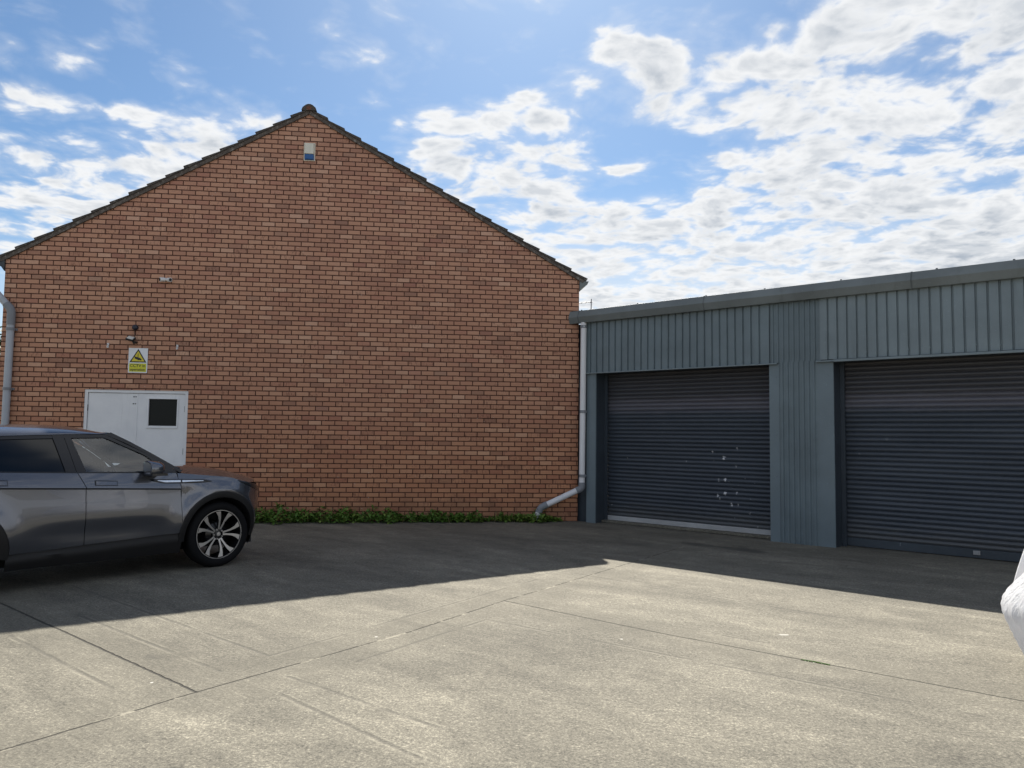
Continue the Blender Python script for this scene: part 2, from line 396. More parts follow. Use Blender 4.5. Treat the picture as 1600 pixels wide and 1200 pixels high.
M_INK = mat('sign_black', Base_Color=(.012, .012, .014), Roughness=.4)
M_DKGLASS = mat('dark_glass', Base_Color=(.004, .005, .006), Roughness=.05, Specular_IOR_Level=.5)
M_VGLASS = mat('door_window_glass', Base_Color=(.006, .007, .006), Roughness=.35, Specular_IOR_Level=.25)
def shutter(flakes):
    def b(nt):
        p = nt.coord('Object'); x, y, z = nt.sep(p)
        n = nt.noise(nt.vm('MULTIPLY', p, (.5, 1, 3)), 1.5, 5, .6); row = nt.white(nt.comb((z / .0675).fn('FLOOR'), 1.0, 4.0))
        c = nt.mix(n.lin(.3, .7), (.046, .056, .072), (.070, .082, .101))
        c = nt.mix(row * .5, c, nt.vm('SCALE', c, .75))
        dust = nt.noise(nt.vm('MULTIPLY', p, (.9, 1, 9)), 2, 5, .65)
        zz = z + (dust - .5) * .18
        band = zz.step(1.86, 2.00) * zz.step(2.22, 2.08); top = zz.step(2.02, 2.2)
        c = nt.mix(band * .5, c, (.190, .175, .200)); c = nt.mix(top * .45, c, (.080, .066, .062))    # paler band near the top, browner laths above it
        sc = nt.noise(p, 7, 5, .75); c = nt.mix(sc.step(.66, .74) * .35, c, (.13, .14, .15))
        c = nt.mix((z + (dust - .5) * .5).step(.45, .08) * .45, c, (.13, .125, .115))      # splashed dirt along the bottom
        if flakes:
            # flaked patches: pale metal shows, mostly low on the right
            k2 = nt.noise(p, 38, 4, .65); vp = nt.vm('MULTIPLY', nt.vm('ADD', p, (.13, 0, .31)), (1.15, 0, .8))
            vd = nt.voronoi(vp, 8.6); vc = nt.sep(nt.voronoi(vp, 8.6, 'Color'))[0]
            reg = x.step(2.1, 2.6) * x.step(3.25, 3.05) * z.step(1.95, 1.5)
            fl = (vd + (k2 - .5) * .75 + (1 - reg) * .5 + (vc - .22).fn('MAXIMUM', 0.) * .50).step(.285, .22); c = nt.mix(fl, c, (.62, .62, .63))
            kk = nt.voronoi(p, 3.1); c = nt.mix((kk.step(.045, .03) * z.step(1.7, 1.3)) * .5, c, (.5, .5, .5))
        else:
            kk = nt.voronoi(p, 2.3); kn = nt.noise(p, 30, 3, .6); c = nt.mix(((kk + kn * .1).step(.12, .07) * z.step(1.7, 1.3)) * .45, c, (.30, .31, .32))
        return dict(Base_Color=c, Roughness=.42, Metallic=.15, Normal=nt.bump(sc, .1, .01))
    return b
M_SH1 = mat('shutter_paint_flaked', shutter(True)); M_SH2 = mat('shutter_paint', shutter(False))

# ------------------------------------------------------------------ ground
g = MB(); g.face([(-400, -400, 0), (400, -400, 0), (400, 400, 0), (-400, 400, 0)])
props(g.build('ground', M_CONC), kind='structure')

# ------------------------------------------------------------------ brick building  (local x along the gable, y into the building)
CX, CY = 1.1845, 13.658
TB, TS = rad(6.646), rad(-40.726)
bb = thing('brick_building', 'tall gabled red brick building with tiled roof and blank end wall', 'building', (CX, CY, 0), TB)
UL, UM, ZE, ZR, DEEP = -9.644, -4.822, 4.33, 7.10, 15.0
D0, D1, DZ = -8.315, -6.662, 2.165
w = MB()
w.face([(UL, 0, 0), (D0, 0, 0), (D0, 0, DZ), (UL, 0, DZ)]); w.face([(D1, 0, 0), (0, 0, 0), (0, 0, DZ), (D1, 0, DZ)])
w.face([(UL, 0, DZ), (D0, 0, DZ), (D1, 0, DZ), (0, 0, DZ), (0, 0, ZE), (UM, 0, ZR), (UL, 0, ZE)])
w.face([(D0, 0, 0), (D0, .3, 0), (D0, .3, DZ), (D0, 0, DZ)]); w.face([(D1, 0, 0), (D1, .3, 0), (D1, .3, DZ), (D1, 0, DZ)]); w.face([(D0, 0, DZ), (D1, 0, DZ), (D1, .3, DZ), (D0, .3, DZ)])
w.face([(D0, .3, 0), (D1, .3, 0), (D1, .3, DZ), (D0, .3, DZ)])
w.face([(UL, 0, 0), (UL, DEEP, 0), (UL, DEEP, ZE), (UL, 0, ZE)]); w.face([(0, 0, 0), (0, DEEP, 0), (0, DEEP, ZE), (0, 0, ZE)])
w.face([(UL, DEEP, 0), (0, DEEP, 0), (0, DEEP, ZE), (UM, DEEP, ZR), (UL, DEEP, ZE)])
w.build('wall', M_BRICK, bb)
# roof: stepped tile courses, seen end-on along the verge
sl = math.atan2(ZR - ZE, -UM); SLEN = math.hypot(ZR - ZE, UM) + .13; NC = 17
roof = MB(); under = MB()
for sgn in (-1, 1):
    tx, tz = -sgn * math.cos(sl), math.sin(sl)          # up the slope
    nx, nz = sgn * math.sin(sl), math.cos(sl)
    ex, ez = UM + sgn * (-UM), ZE
    ox, oz = ex - tx * .13, ez - tz * .13
    pr = []
    gl = SLEN / NC
    rr = random.Random(3)
    for k in range(NC):
        a = k * gl; j = rr.uniform(-.006, .006)
        pr += [(a + j, .064 + j), (a + gl + j, .028 + j * .5)]
    pr += [(SLEN, .012), (0, .012)]
    f = lambda q, t, ox=ox, oz=oz, tx=tx, tz=tz, nx=nx, nz=nz: (ox + tx * q[0] + nx * q[1], t, oz + tz * q[0] + nz * q[1])
    # front edge is broken into single tiles so the verge is not a ruled line
    n = len(pr); rows = [[f(q, -.055, ) for q in pr], [f(q, DEEP + .05) for q in pr]]
    roof.grid(rows, 0, True)
    for k in range(NC):
        a, b_ = pr[2 * k], pr[2 * k + 1]
        roof.face([f((a[0], .0125), -.0552), f(a, -.0552), f(b_, -.0552), f((b_[0], .0125), -.0552)], 1 if False else 0)
    u_ = [(.03, .011), (SLEN - .005, .011), (SLEN - .005, -.048), (.03, -.048)]
    under.extrude(u_, f, -.040, -.002)
rf = roof.build('roof', M_TILE, bb)
und = under.build('verge_strip', M_VERGE, rf)
rc = MB()
cap = [(UM + a, ZR + b) for a, b in ((.130, -.005), (.112, .045), (.060, .090), (.02, .107), (-.02, .107), (-.060, .090), (-.112, .045), (-.130, -.005))]
inner = [(UM + .125 * math.cos(rad(d)), ZR - .03 + .135 * math.sin(rad(d))) for d in (180, 135, 90, 45, 0)]
for k in range(33):
    y0 = -.075 + k * .455
    sc_ = 1 + (.015 if k % 2 else 0)
    rc.extrude([(UM + (a - UM) * sc_, c) for a, c in cap], lambda q, t: (q[0], t, q[1]), y0, y0 + .452, cap=(k == 0 or k == 32), closed=False)
rc.face([(a, -.072, c) for a, c in cap])
rc.build('ridge_tile', M_TILE, rf, smooth=40)
re_ = MB().lathe([(.001, -.0765), (.045, -.0765), (.05, -.07)], lambda r, h, a: (UM - .005 + r * math.cos(a), h, ZR + .035 + r * .8 * math.sin(a)), 14)
re_.build('ridge_mortar', mat('red_mortar', Base_Color=(.16, .075, .05), Roughness=.9), rf)
# eaves gutters
def gut(sgn):
    m_ = MB(); x0 = 0.004 if sgn > 0 else UL - .004
    pr = [(0, 4.27), (.165, 4.272), (.14, 4.215), (.085, 4.172), (.05, 4.16), (0, 4.09)]
    m_.extrude([(x0 + sgn * a, z) for a, z in pr], lambda q, t: (q[0], t, q[1]), -.03, DEEP, True)
    return m_
gut(1).build('gutter', M_GUTTER, bb); gl_ = gut(-1).build('gutter', mat('dark_gutter', painted((.05, .055, .06), .5, .2)), bb)
gl_['label'] = 'black gutter end on the left eave'
# left downpipe
dpx = MB(); pth = bent([(-9.765, -.075, 4.17), (-9.765, -.075, 3.76), (-9.475, -.075, 3.44), (-9.475, -.075, .0)], .05)
dpx.tube(pth, .056, 16)
dp = dpx.build('downpipe', M_PIPEG, bb, smooth=40)
c = MB(); c.tube(bent([(-9.56, -.075, 3.534), (-9.475, -.075, 3.44), (-9.475, -.075, 3.19)], .07), .064, 16); c.build('elbow', M_ELBOW, dp, smooth=40)
for z in (3.10, 2.12, .95):
    c = MB(); c.tube([(-9.475, -.075, z), (-9.475, -.075, z + .045)], .066, 16); c.box(-9.555, -9.395, -.03, -.001, z + .005, z + .04); c.build('bracket', M_ELBOW, dp, smooth=40)
c = MB(); c.tube([(-9.765, -.075, 3.80), (-9.765, -.075, 4.02)], .062, 16); c.build('socket', M_ELBOW, dp, smooth=40)
# double door
dfm = MB()
dfm.box(D0 + .002, D0 + .05, .012, .10, 0, DZ - .002); dfm.box(D1 - .05, D1 - .002, .012, .10, 0, DZ - .002); dfm.box(D0 + .05, D1 - .05, .012, .10, DZ - .05, DZ - .002)
dfm.build('door_frame', M_DOOR, bb, bevel=.004)
DS = -7.497
lf = MB(); lf.box(D0 + .056, DS - .003, .03, .075, .01, DZ - .056); leaf1 = lf.build('door_leaf', M_DOOR, bb, bevel=.004)
wx0, wx1, wz0, wz1 = -7.295, -6.842, 1.575, 2.022
lf = MB(); x0, x1 = DS + .003, D1 - .056
for q in ((x0, wx0, .01, DZ - .056), (wx1, x1, .01, DZ - .056), (wx0, wx1, .01, wz0), (wx0, wx1, wz1, DZ - .056)): lf.box(q[0], q[1], .03, .075, q[2], q[3])
leaf2 = lf.build('door_leaf', M_DOOR, bb)
leaf2['label'] = 'white door leaf with a small square window'
astr = MB().box(DS - .012, DS + .022, .022, .0295, .012, DZ - .06).build('cover_strip', M_DOOR, leaf2, bevel=.003)
wf = MB(); b_ = .03
for q in ((wx0 - b_, wx0, wz0 - b_ - .012, wz1 + b_ * .5), (wx1, wx1 + b_ * .7, wz0 - b_ - .012, wz1 + b_ * .5), (wx0, wx1, wz0 - b_ - .012, wz0), (wx0, wx1, wz1, wz1 + b_ * .5)): wf.box(q[0], q[1], .014, .0295, q[2], q[3])
wf.build('window_frame', M_DOOR, leaf2, bevel=.003)
MB().box(wx0 - .001, wx1 + .001, .05, .056, wz0 - .001, wz1 + .001).build('window_pane', M_VGLASS, leaf2)
for lfp, hx in ((leaf1, D0 + .052), (leaf2, D1 - .052)):
    for z in (1.86, 1.15, .3): MB().box(hx - .008, hx + .008, .020, .034, z - .05, z + .05).build('hinge', M_BLACK, lfp)
for q in ((DS - .05, 2.045), (DS - .015, 2.045), (DS - .055, 1.93), (DS - .02, 1.93)): MB().box(q[0], q[0] + .018, .02, .0299, q[1], q[1] + .016).build('bolt', M_BLACK, leaf1)

# ------------------------------------------------------------------ things fixed to the brick wall (built in the wall's frame)
def onwall(u, z, off=0.0): return Vector((CX, CY, 0)) + Vector((math.cos(TB) * u + math.sin(TB) * off, math.sin(TB) * u - math.cos(TB) * off, z))
# alarm box
al = thing('alarm_box', 'cream alarm box with blue lower lens high under the brick gable', 'alarm box', onwall(-4.80, 6.213), TB)
a = MB(); pr = [(-.097, 0), (.097, 0), (.097, .32), (-.097, .32)]
a.box(-.0975, .0975, -.02, -.0005, 0, .32); a.build('back_plate', M_CREAM, al, bevel=.006)
a = MB(); a.grid([[(-.086, -.021, .10), (-.078, -.085, .108), (.078, -.085, .108), (.086, -.021, .10)], [(-.086, -.021, .31), (-.07, -.065, .302), (.07, -.065, .302), (.086, -.021, .31)]])
a.face([(-.086, -.021, .31), (-.07, -.065, .302), (.07, -.065, .302), (.086, -.021, .31)]); a.face([(-.086, -.021, .10), (-.078, -.085, .108), (.078, -.085, .108), (.086, -.021, .10)])
a.build('cover', M_CREAM, al, bevel=.008)
a = MB(); a.grid([[(-.082, -.021, .012), (-.068, -.06, .02), (.068, -.06, .02), (.082, -.021, .012)], [(-.082, -.021, .098), (-.074, -.08, .100), (.074, -.08, .100), (.082, -.021, .098)]])
a.face([(-.082, -.021, .012), (-.068, -.06, .02), (.068, -.06, .02), (.082, -.021, .012)])
a.build('strobe_lens', M_BLUE, al, bevel=.008)
# sign
SW, SH = .306, .416
sg = thing('cctv_sign', 'white and yellow warning sign reading CCTV in operation on brick wall', 'sign', onwall(-7.491, 2.452), TB)
MB().box(-SW / 2, SW / 2, -.006, -.0008, 0, SH).build('sign_panel', M_SIGNW, sg, bevel=.002)
MB().extrude([(-.136, .175), (.136, .175), (0, .402)], lambda q, t: (q[0], t, q[1]), -.0072, -.0062).build('warning_triangle', M_INK, sg)
MB().extrude([(-.104, .193), (.104, .193), (0, .367)], lambda q, t: (q[0], t, q[1]), -.0084, -.0073).build('triangle_field', M_SIGNY, sg)
pc = MB(); ey = lambda q, t: (q[0], t, q[1])
pc.extrude([(-.062, .278), (-.052, .240), (.018, .208), (.032, .220), (.040, .208), (.056, .210), (.058, .228), (.044, .240), (.032, .252)], ey, -.0096, -.0085)
pc.extrude([(-.005, .262), (.005, .262), (.005, .325), (-.005, .325)], ey, -.0096, -.0085)
pc.build('camera_pictogram', M_INK, sg)
MB().extrude([(-.136, .018), (.136, .018), (.136, .158), (-.136, .158)], ey, -.0072, -.0062).build('caption_panel', M_SIGNL, sg)
def text(body, size, x, z, y, parent, m):
    cu = bpy.data.curves.new('caption', 'FONT'); cu.body = body; cu.size = size; cu.align_x = 'CENTER'; cu.extrude = .0006; cu.offset = .0006
    tmp = bpy.data.objects.new('caption_tmp', cu); COL.objects.link(tmp)
    dg = bpy.context.evaluated_depsgraph_get(); me = bpy.data.meshes.new_from_object(tmp.evaluated_get(dg))
    bpy.data.objects.remove(tmp)
    me.materials.clear(); me.materials.append(m)
    o = bpy.data.objects.new('caption', me); COL.objects.link(o); o.parent = parent
    o.location = (x, y, z); o.rotation_euler = (rad(90), 0, 0); return o
text('CCTV in', .068, 0, .098, -.0086, sg, M_INK); text('operation', .062, 0, .036, -.0086, sg, M_INK)
# flood light under a black junction box
fl = thing('floodlight', 'small black floodlight hanging below a dark box above the warning sign', 'floodlight', onwall(-7.553, 3.0), TB)
q = MB(); q.lathe([(.001, -.06), (.03, -.058), (.044, -.045), (.048, -.02), (.048, -.0008)], lambda r, h, a: (r * math.cos(a), h, .212 + r * math.sin(a)), 20); q.build('junction_box', mat('navy_plastic', Base_Color=(.018, .02, .035), Roughness=.4), fl, smooth=40)
q = MB(); q.tube(bent([(-.004, -.02, .165), (-.012, -.015, .12), (.004, -.02, .08), (-.006, -.05, .03)], .02), .0045, 8); q.build('cable', M_BLACK, fl, smooth=40)
hd = MB(); hd.box(-.068, .068, -.018, .018, -.045, .045); head = hd.build('lamp_head', M_BLACK, fl, bevel=.006, loc=(-.035, -.10, .012), rot=(rad(-48), rad(14), rad(-12)))
q = MB().box(-.054, .054, -.0215, -.0185, -.034, .034); q.build('lamp_glass', mat('frosted_lamp_glass', Base_Color=(.62, .60, .55), Roughness=.3), head, bevel=.002)
q = MB(); q.box(-.012, .045, -.10, -.001, -.045, -.028); q.box(-.03, .03, -.012, -.0005, -.06, -.02); q.build('bracket', M_BLACK, fl)
# two little dome cameras
for u, s_, lab in ((-7.158, -1, 'small white wall camera facing left above the warning sign'), (-7.026, 1, 'small white wall camera facing right above the warning sign')):
    cmr = thing('security_camera', lab, 'camera', onwall(u, 4.025), TB, 'pair of small white wall cameras')
    q = MB(); ax = Vector((s_ * .75, -.62, -.12)).normalized(); b0 = Vector((-s_ * .03, -.0008, .01)); p0 = Vector((-s_ * .028, -.035, .01))
    q.tube([(b0.x, -.0008, b0.z), (b0.x, -.025, b0.z)], .034, 16); q.tube([p0 - ax * .025, p0 + ax * .02, p0 + ax * .06], [.03, .036, .036], 16); q.build('camera_body', M_WHITE, cmr, smooth=40)
    q = MB(); q.tube([p0 + ax * .058, p0 + ax * .066], .026, 16); q.build('camera_lens', M_BLACK, cmr, smooth=40)
for u, lab in ((-7.977, 'tiny white cable fixing on brick wall left of the warning sign'), (-6.872, 'tiny white cable fixing on brick wall right of the warning sign')):
    cl = thing('cable_fixing', lab, 'wall fixing', onwall(u, 2.86), TB, 'white fixings either side of the sign')
    q = MB(); q.box(-.014, .016, -.03, -.0006, 0, .034); q.box(-.008, .02, -.034, -.0006, .036, .078); q.build('fixing_body', M_WHITE, cl, bevel=.006)
    MB().tube([(.003, -.031, .017), (.003, -.0345, .017)], .006, 10).build('screw', M_ELBOW, cl); q = MB(); q.tube([(.006, -.035, .057), (.006, -.0385, .057)], .006, 10); q.build('screw', M_ELBOW, cl)

# ------------------------------------------------------------------ shed  (local x along the front, y into the shed)
sh = thing('steel_shed', 'low grey-green corrugated steel shed with two roller shutters', 'shed', (CX, CY, 0), TS)
S0, S1A, S1B, S2A, S2B, SEND, ZL, ZG = .205, .395, 3.493, 4.418, 7.52, 8.9, 2.60, 3.50
def ribs(s0, s1, z0, z1, y, pitch, groove, depth, phase=0.0, dent=0.0):
    m_ = MB(); pts = [(s0, y)]; s = s0 + phase
    while s + groove * 1.5 < s1:
        if s > s0 + .005: pts += [(s, y), (s + groove * .3, y + depth), (s + groove * .7, y + depth), (s + groove, y)]
        s += pitch
    pts.append((s1, y)); nz = max(2, int((z1 - z0) / .25)); rows = []
    for k in range(nz + 1):
        z = lerp(z0, z1, k / nz)
        rows.append([(a, b + (dent * math.sin(a * 2.3 + z * 3) if dent else 0), z) for a, b in pts])
    return m_.grid(rows)
def screws(m_, pts, y):
    for s, z in pts: m_.lathe([(.0005, -.006), (.007, -.005), (.009, 0)], lambda r, h, a: (s + r * math.cos(a), y + h, z + r * math.sin(a)), 8)
c1 = ribs(S0 - .09, 3.50, ZL + .012, ZG + .02, -.03, .128, .034, .024, .02, .003)
screws(c1, [(S0 + .05 + k * .256, ZL + .07 + .012 * math.sin(k * 5)) for k in range(13)], -.03)
c1.build('wall_cladding', M_CLAD, sh)
c2 = ribs(3.50, 4.24, ZL + .012, ZG + .02, -.012, .0765, .036, -.024, .03)
screws(c2, [(3.53 + k * .153, ZL + .10) for k in range(5)] + [(3.7, 3.2), (3.9, 3.27)], -.013); c2.build('wall_cladding', M_CLAD, sh)
c3 = ribs(4.243, SEND, ZL + .022, ZG + .02, -.05, .130, .030, .026, .10, .003)
screws(c3, [(4.35 + k * .26, ZL + .10 + .01 * math.sin(k * 3)) for k in range(14)], -.05)
o = c3.build('wall_cladding', M_CLADP, sh); o['label'] = 'paler wide-ribbed cladding over the right shutter'
c4 = ribs(3.646, 4.206, 0.0, ZL + .02, -.020, .0765, .036, -.024, .026)
screws(c4, [(3.66 + .055 + k * .153, z) for k in range(4) for z in (.33, 1.32)], -.021); c4.build('wall_cladding', M_CLAD, sh)
# flat corner flashings with returns into the openings
def flash(x0, x1, ret, z1=ZL):
    m_ = MB(); m_.box(x0, x1, -.026, -.002, 0, z1)
    screws(m_, [((x0 + x1) / 2 + .03, z) for z in (.33, .95, 1.55, 2.4)], -.026)
    m_.build('corner_flashing', M_FLASH, sh)
flash(S0, S1A - .002, 1); flash(S1B, 3.644, -1); flash(4.208, S2A - .002, 1); flash(S2B, S2B + .2, 1)
rv = MB(); rv.box(S1A - .02, S1A, -.0015, .36, 0, ZL); rv.box(S1B, S1B + .02, -.0015, .36, 0, ZL); rv.box(S2A - .02, S2A, -.0015, .36, 0, ZL); rv.box(S2B, S2B + .02, -.0015, .36, 0, ZL)
rv.box(S1A, S1B, -.0015, .36, ZL - .002, ZL + .010); rv.box(S2A, S2B, -.0015, .36, ZL - .002, ZL + .010)
rv.build('opening_reveal', M_DARKREV, sh)
bk = MB(); bk.box(-.2, S0 + .05, .06, .11, 0, ZG); bk.box(S0 - .085, SEND, .03, .055, ZL + .012, ZG + .05); bk.build('corner_panel', M_DARKREV, sh)
lt = MB(); lt.box(S0 - .03, 3.63, -.085, -.028, ZL - .012, ZL + .008); o = lt.build('lintel_flashing', M_CLADP, sh, bevel=.003)
lt = MB(); lt.box(4.19, 4.44, -.085, -.022, ZL - .012, ZL + .008); lt.box(4.44, SEND, -.105, -.03, ZL - .020, ZL + .012); lt.build('lintel_flashing', M_CLADP, sh, bevel=.003)
# fascia gutter
gt = MB(); pr = [(.30, 3.735), (-.12, 3.715), (-.165, 3.60), (-.125, 3.493), (-.02, 3.497), (-.02, 3.60), (.30, 3.62)]
gt.extrude(pr, lambda q, t: (t, q[0], q[1]), -.115, SEND + .1)
gut_o = gt.build('fascia_gutter', M_GUTTER, sh, bevel=.004)
pj = [(.1, 3.727), (-.122, 3.7185), (-.1685, 3.60), (-.128, 3.4895), (-.02, 3.4935)]
for s in (.08, 2.49, 5.456):
    j = MB(); j.extrude(pj, lambda q, t: (t, q[0], q[1]), s, s + .02, cap=False, closed=False); j.build('gutter_joint', mat('joint_seal', painted((.11, .125, .125), .6, .3)), gut_o)
for s in (.1, 1.25, 2.5, 3.45, 4.55, 5.75, 6.6):
    j = MB(); j.tube([(s, -.06, 3.70), (s, -.06, 3.737)], .014, 10); j.build('bolt', M_DARKREV, gut_o)
rf2 = MB(); rf2.box(0.30, SEND, .302, 10.0, 3.60, 3.66); rf2.build('roof', M_GUTTER, sh)
sw = MB(); sw.box(SEND - .05, SEND, -.02, 10, 0, 3.6); sw.box(3.55, 4.35, .38, .45, 0, 3.5); sw.box(S2B + .06, SEND - .05, -.01, .3, 0, 2.6); sw.build('side_wall', M_CLAD, sh)
sb = MB(); sb.box(.3, SEND, 9.95, 10.0, 0, 3.6); sb.build('rear_wall', M_CLAD, sh)
# roller shutters
def roller(name, x0, x1, z0, y, m_):
    lath = .0675; pr = []; z = z0
    while z < ZL + .05:
        for t in (0, .10, .28, .5, .72, .90): pr.append((y + .004 - .017 * math.sin(math.pi * min(1, t / .90)) , z + t * lath))
        pr.append((y + .007, z + lath * .93)); z += lath
    mb = MB(); nx = 8
    mb.grid([[(lerp(x0, x1, k / nx), a + .003 * math.sin(k * 2.1 + b * 2), b) for a, b in pr] for k in range(nx + 1)])
    return mb.build(name, m_, sh, smooth=50)
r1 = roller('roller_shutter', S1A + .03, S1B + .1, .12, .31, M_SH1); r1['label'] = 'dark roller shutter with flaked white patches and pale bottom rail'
MB().box(S1A + .03, S1B + .08, .275, .325, .045, .122).build('bottom_rail', M_RAIL, r1, bevel=.006)
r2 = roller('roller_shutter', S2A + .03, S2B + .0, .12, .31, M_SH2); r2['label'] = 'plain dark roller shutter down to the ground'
MB().box(S2A + .03, S2B, .285, .325, .012, .122).build('bottom_rail', M_DARKREV, r2, bevel=.004)
q = MB(); q.box(6.02, 6.10, .270, .286, .052, .105); q.tube([(6.075, .268, .08), (6.075, .262, .08)], .012, 12); q.build('lock_plate', mat('lock_metal', Base_Color=(.35, .35, .36), Metallic=.6, Roughness=.4), r2, bevel=.003)
gd = MB(); gd.box(S1A + .001, S1A + .06, .24, .27, 0, ZL - .004); gd.build('shutter_guide', M_DARKREV, r1)
gd = MB(); gd.box(S2A + .001, S2A + .06, .24, .27, 0, ZL - .004); gd.build('shutter_guide', M_DARKREV, r2)
MB().box(S1A, S1B, .16, .42, .004, .046).build('door_sill', M_CONC, sh, bevel=.008)
# white rainwater pipe that runs down the shed corner and kicks out along the brick wall
def wl(u, off, z): return Vector((.6772 * u + .7358 * off, .7358 * u - .6772 * off, z))
P0, P1 = Vector((.169, -.09, 3.50)), Vector((.152, -.09, .59))
P2, P3 = wl(-.67, .075, .245), wl(-.765, .075, .02)
pp_ = MB(); pp_.tube(bent([P0, P1, P2, P3], .07), .052, 16); dpw = pp_.build('downpipe', M_PIPEW, sh, smooth=40)
q = MB(); q.tube(bent([P1 + Vector((0, 0, .10)), P1, P1 + (P2 - P1).normalized() * .10], .07), .060, 16); q.build('elbow', M_ELBOW, dpw, smooth=40)
q = MB(); q.tube(bent([P2 - (P2 - P1).normalized() * .13, P2, P2 + (P3 - P2).normalized() * .10], .07), .060, 16); q.build('elbow', M_ELBOW, dpw, smooth=40)
for z in (3.40, 1.9, .78):
    q = MB(); q.tube([(.165, -.09, z), (.165, -.09, z + .05)], .060, 16); q.box(.10, .205, -.045, -.027, z + .012, z + .038); q.build('bracket', M_ELBOW, dpw, smooth=40)

# tv aerial on the shed roof
def shedpt(s, y, z): return Vector((CX, CY, 0)) + Vector((math.cos(TS) * s - math.sin(TS) * y, math.sin(TS) * s + math.cos(TS) * y, z))
ae = thing('tv_aerial', 'thin tv aerial on a pole behind the shed roof beside the brick corner', 'aerial', (1.76, 17.3, 3.66), 0)
q = MB(); q.tube([(0, 0, 0), (.02, 0, .95)], .011, 8); q.build('pole', M_ELBOW, ae)
q = MB(); q.tube([(.05, 0, .88), (-.55, .1, .84)], .008, 8)
for k in range(6): x = -.5 + k * .1; q.tube([(x, .1 - .17 * k * .1 - .1, .845 + k * .006), (x, .1 - .17 * k * .1 + .1, .845 + k * .006)], .004, 6)
q.build('boom', M_ELBOW, ae)

# ------------------------------------------------------------------ weeds along the foot of the brick wall
def leafm(c0, c1):
    def b(nt):
        i = nt.t.nodes.new('ShaderNodeObjectInfo'); p = nt.pos(); n = nt.white(nt.vm('SCALE', p, .0)) ; k = nt.noise(p, 9, 3, .6)
        return dict(Base_Color=nt.mix(k.lin(.3, .7), c0, c1), Roughness=.5, Specular_IOR_Level=.3, Subsurface_Weight=0.0)
    return b
M_LEAF1 = mat('weed_leaf', leafm((.055, .12, .020), (.12, .23, .036))); M_LEAF2 = mat('weed_leaf_yellow', leafm((.11, .18, .03), (.21, .29, .06))); M_LEAF3 = mat('dark_leaf', leafm((.018, .035, .010), (.04, .07, .018)))
def leaf(mb, p, size, rng, m=0, up=.5):
    d = Vector((rng.uniform(-1, 1), rng.uniform(-1, 1), rng.uniform(-.3, up))).normalized(); s = d.cross(Vector((rng.uniform(-.3, .3), rng.uniform(-.3, .3), 1))).normalized(); nn = s.cross(d)
    p = Vector(p); a = p + d * size * .45 + s * size * .32 + nn * size * .08; b = p + d * size * .45 - s * size * .32 + nn * size * .08; t = p + d * size + nn * size * -.12; mid = p + d * size * .5
    mb.face([p, a, mid], m); mb.face([a, t, mid], m); mb.face([t, b, mid], m); mb.face([b, p, mid], m)
wd = MB(); rng = random.Random(11)
HT = [(-8.0, .20), (-5.6, .22), (-5.0, .24), (-4.3, .20), (-3.9, .22), (-3.2, .17), (-2.6, .13), (-2.2, .15), (-1.75, .14), (-1.70, .04), (-1.45, .05), (-1.38, .13), (-1.15, .15), (-.95, .09), (-.8, .16), (-.62, .14), (-.5, .08), (-.3, .03)]
for k in range(5200):
    u = -6.6 + 6.3 * rng.random(); h = interp(HT, u)
    if rng.random() > min(1, h / .14) + .12: continue
    h *= .60 + .8 * (math.sin(u * 17) * .3 + math.sin(u * 7.3 + 1) * .3 + .5)
    dp_ = rng.random() ** 1.2 * .34 * (h / .2) + .02; z = rng.random() * h * (1 - .55 * dp_ / .4)
    p = Vector((CX, CY, 0)) + Vector((math.cos(TB) * u + math.sin(TB) * dp_, math.sin(TB) * u - math.cos(TB) * dp_, z + .005))
    yel = 1 if rng.random() < (.55 if u > -1.45 else .15) else 0
    leaf(wd, p, rng.uniform(.035, .095), rng, yel, .9)
M_DRY = mat('dry_stalk', leafm((.20, .15, .07), (.32, .25, .13)))
for k in range(70):
    u = rng.uniform(-6.0, -.5); dp_ = rng.uniform(.03, .28); h = rng.uniform(.06, .26) * (1.0 if u < -2.6 else .7)
    b0 = Vector((CX, CY, 0)) + Vector((math.cos(TB) * u + math.sin(TB) * dp_, math.sin(TB) * u - math.cos(TB) * dp_, .002)); ln = Vector((rng.uniform(-.06, .06), rng.uniform(-.05, .03), h))
    m_i = 2 if rng.random() < .45 else 1
    wd.tube([b0, b0 + ln * .6, b0 + ln + Vector((ln.x * .6, ln.y * .6, 0))], [.003, .0025, .0015], 5, m=m_i)
    for j in range(rng.randint(2, 6)): leaf(wd, b0 + ln * rng.uniform(.35, 1.0), rng.uniform(.02, .05), rng, m_i, .6)
props(wd.build('weeds', [M_LEAF1, M_LEAF2, M_DRY], weld=0), 'strip of low green broad-leaved weeds along the foot of the brick wall', 'weeds', kind='stuff')
wt_ = MB()
for k in range(40): t_ = rng.uniform(-.06, .08); leaf(wt_, Vector((2.055 + t_, 5.283 - t_ * .78 + rng.uniform(-.006, .006), rng.uniform(.002, .006))), rng.uniform(.008, .018), rng, rng.random() < .5, .1)
wt_.tube([(1.99, 5.334, .003), (2.06, 5.279, .006), (2.14, 5.217, .003)], .004, 6)
props(wt_.build('weed_tuft', [M_LEAF1, M_LEAF2], weld=0), 'tiny flat green weed growing in the concrete slab joint', 'weed')

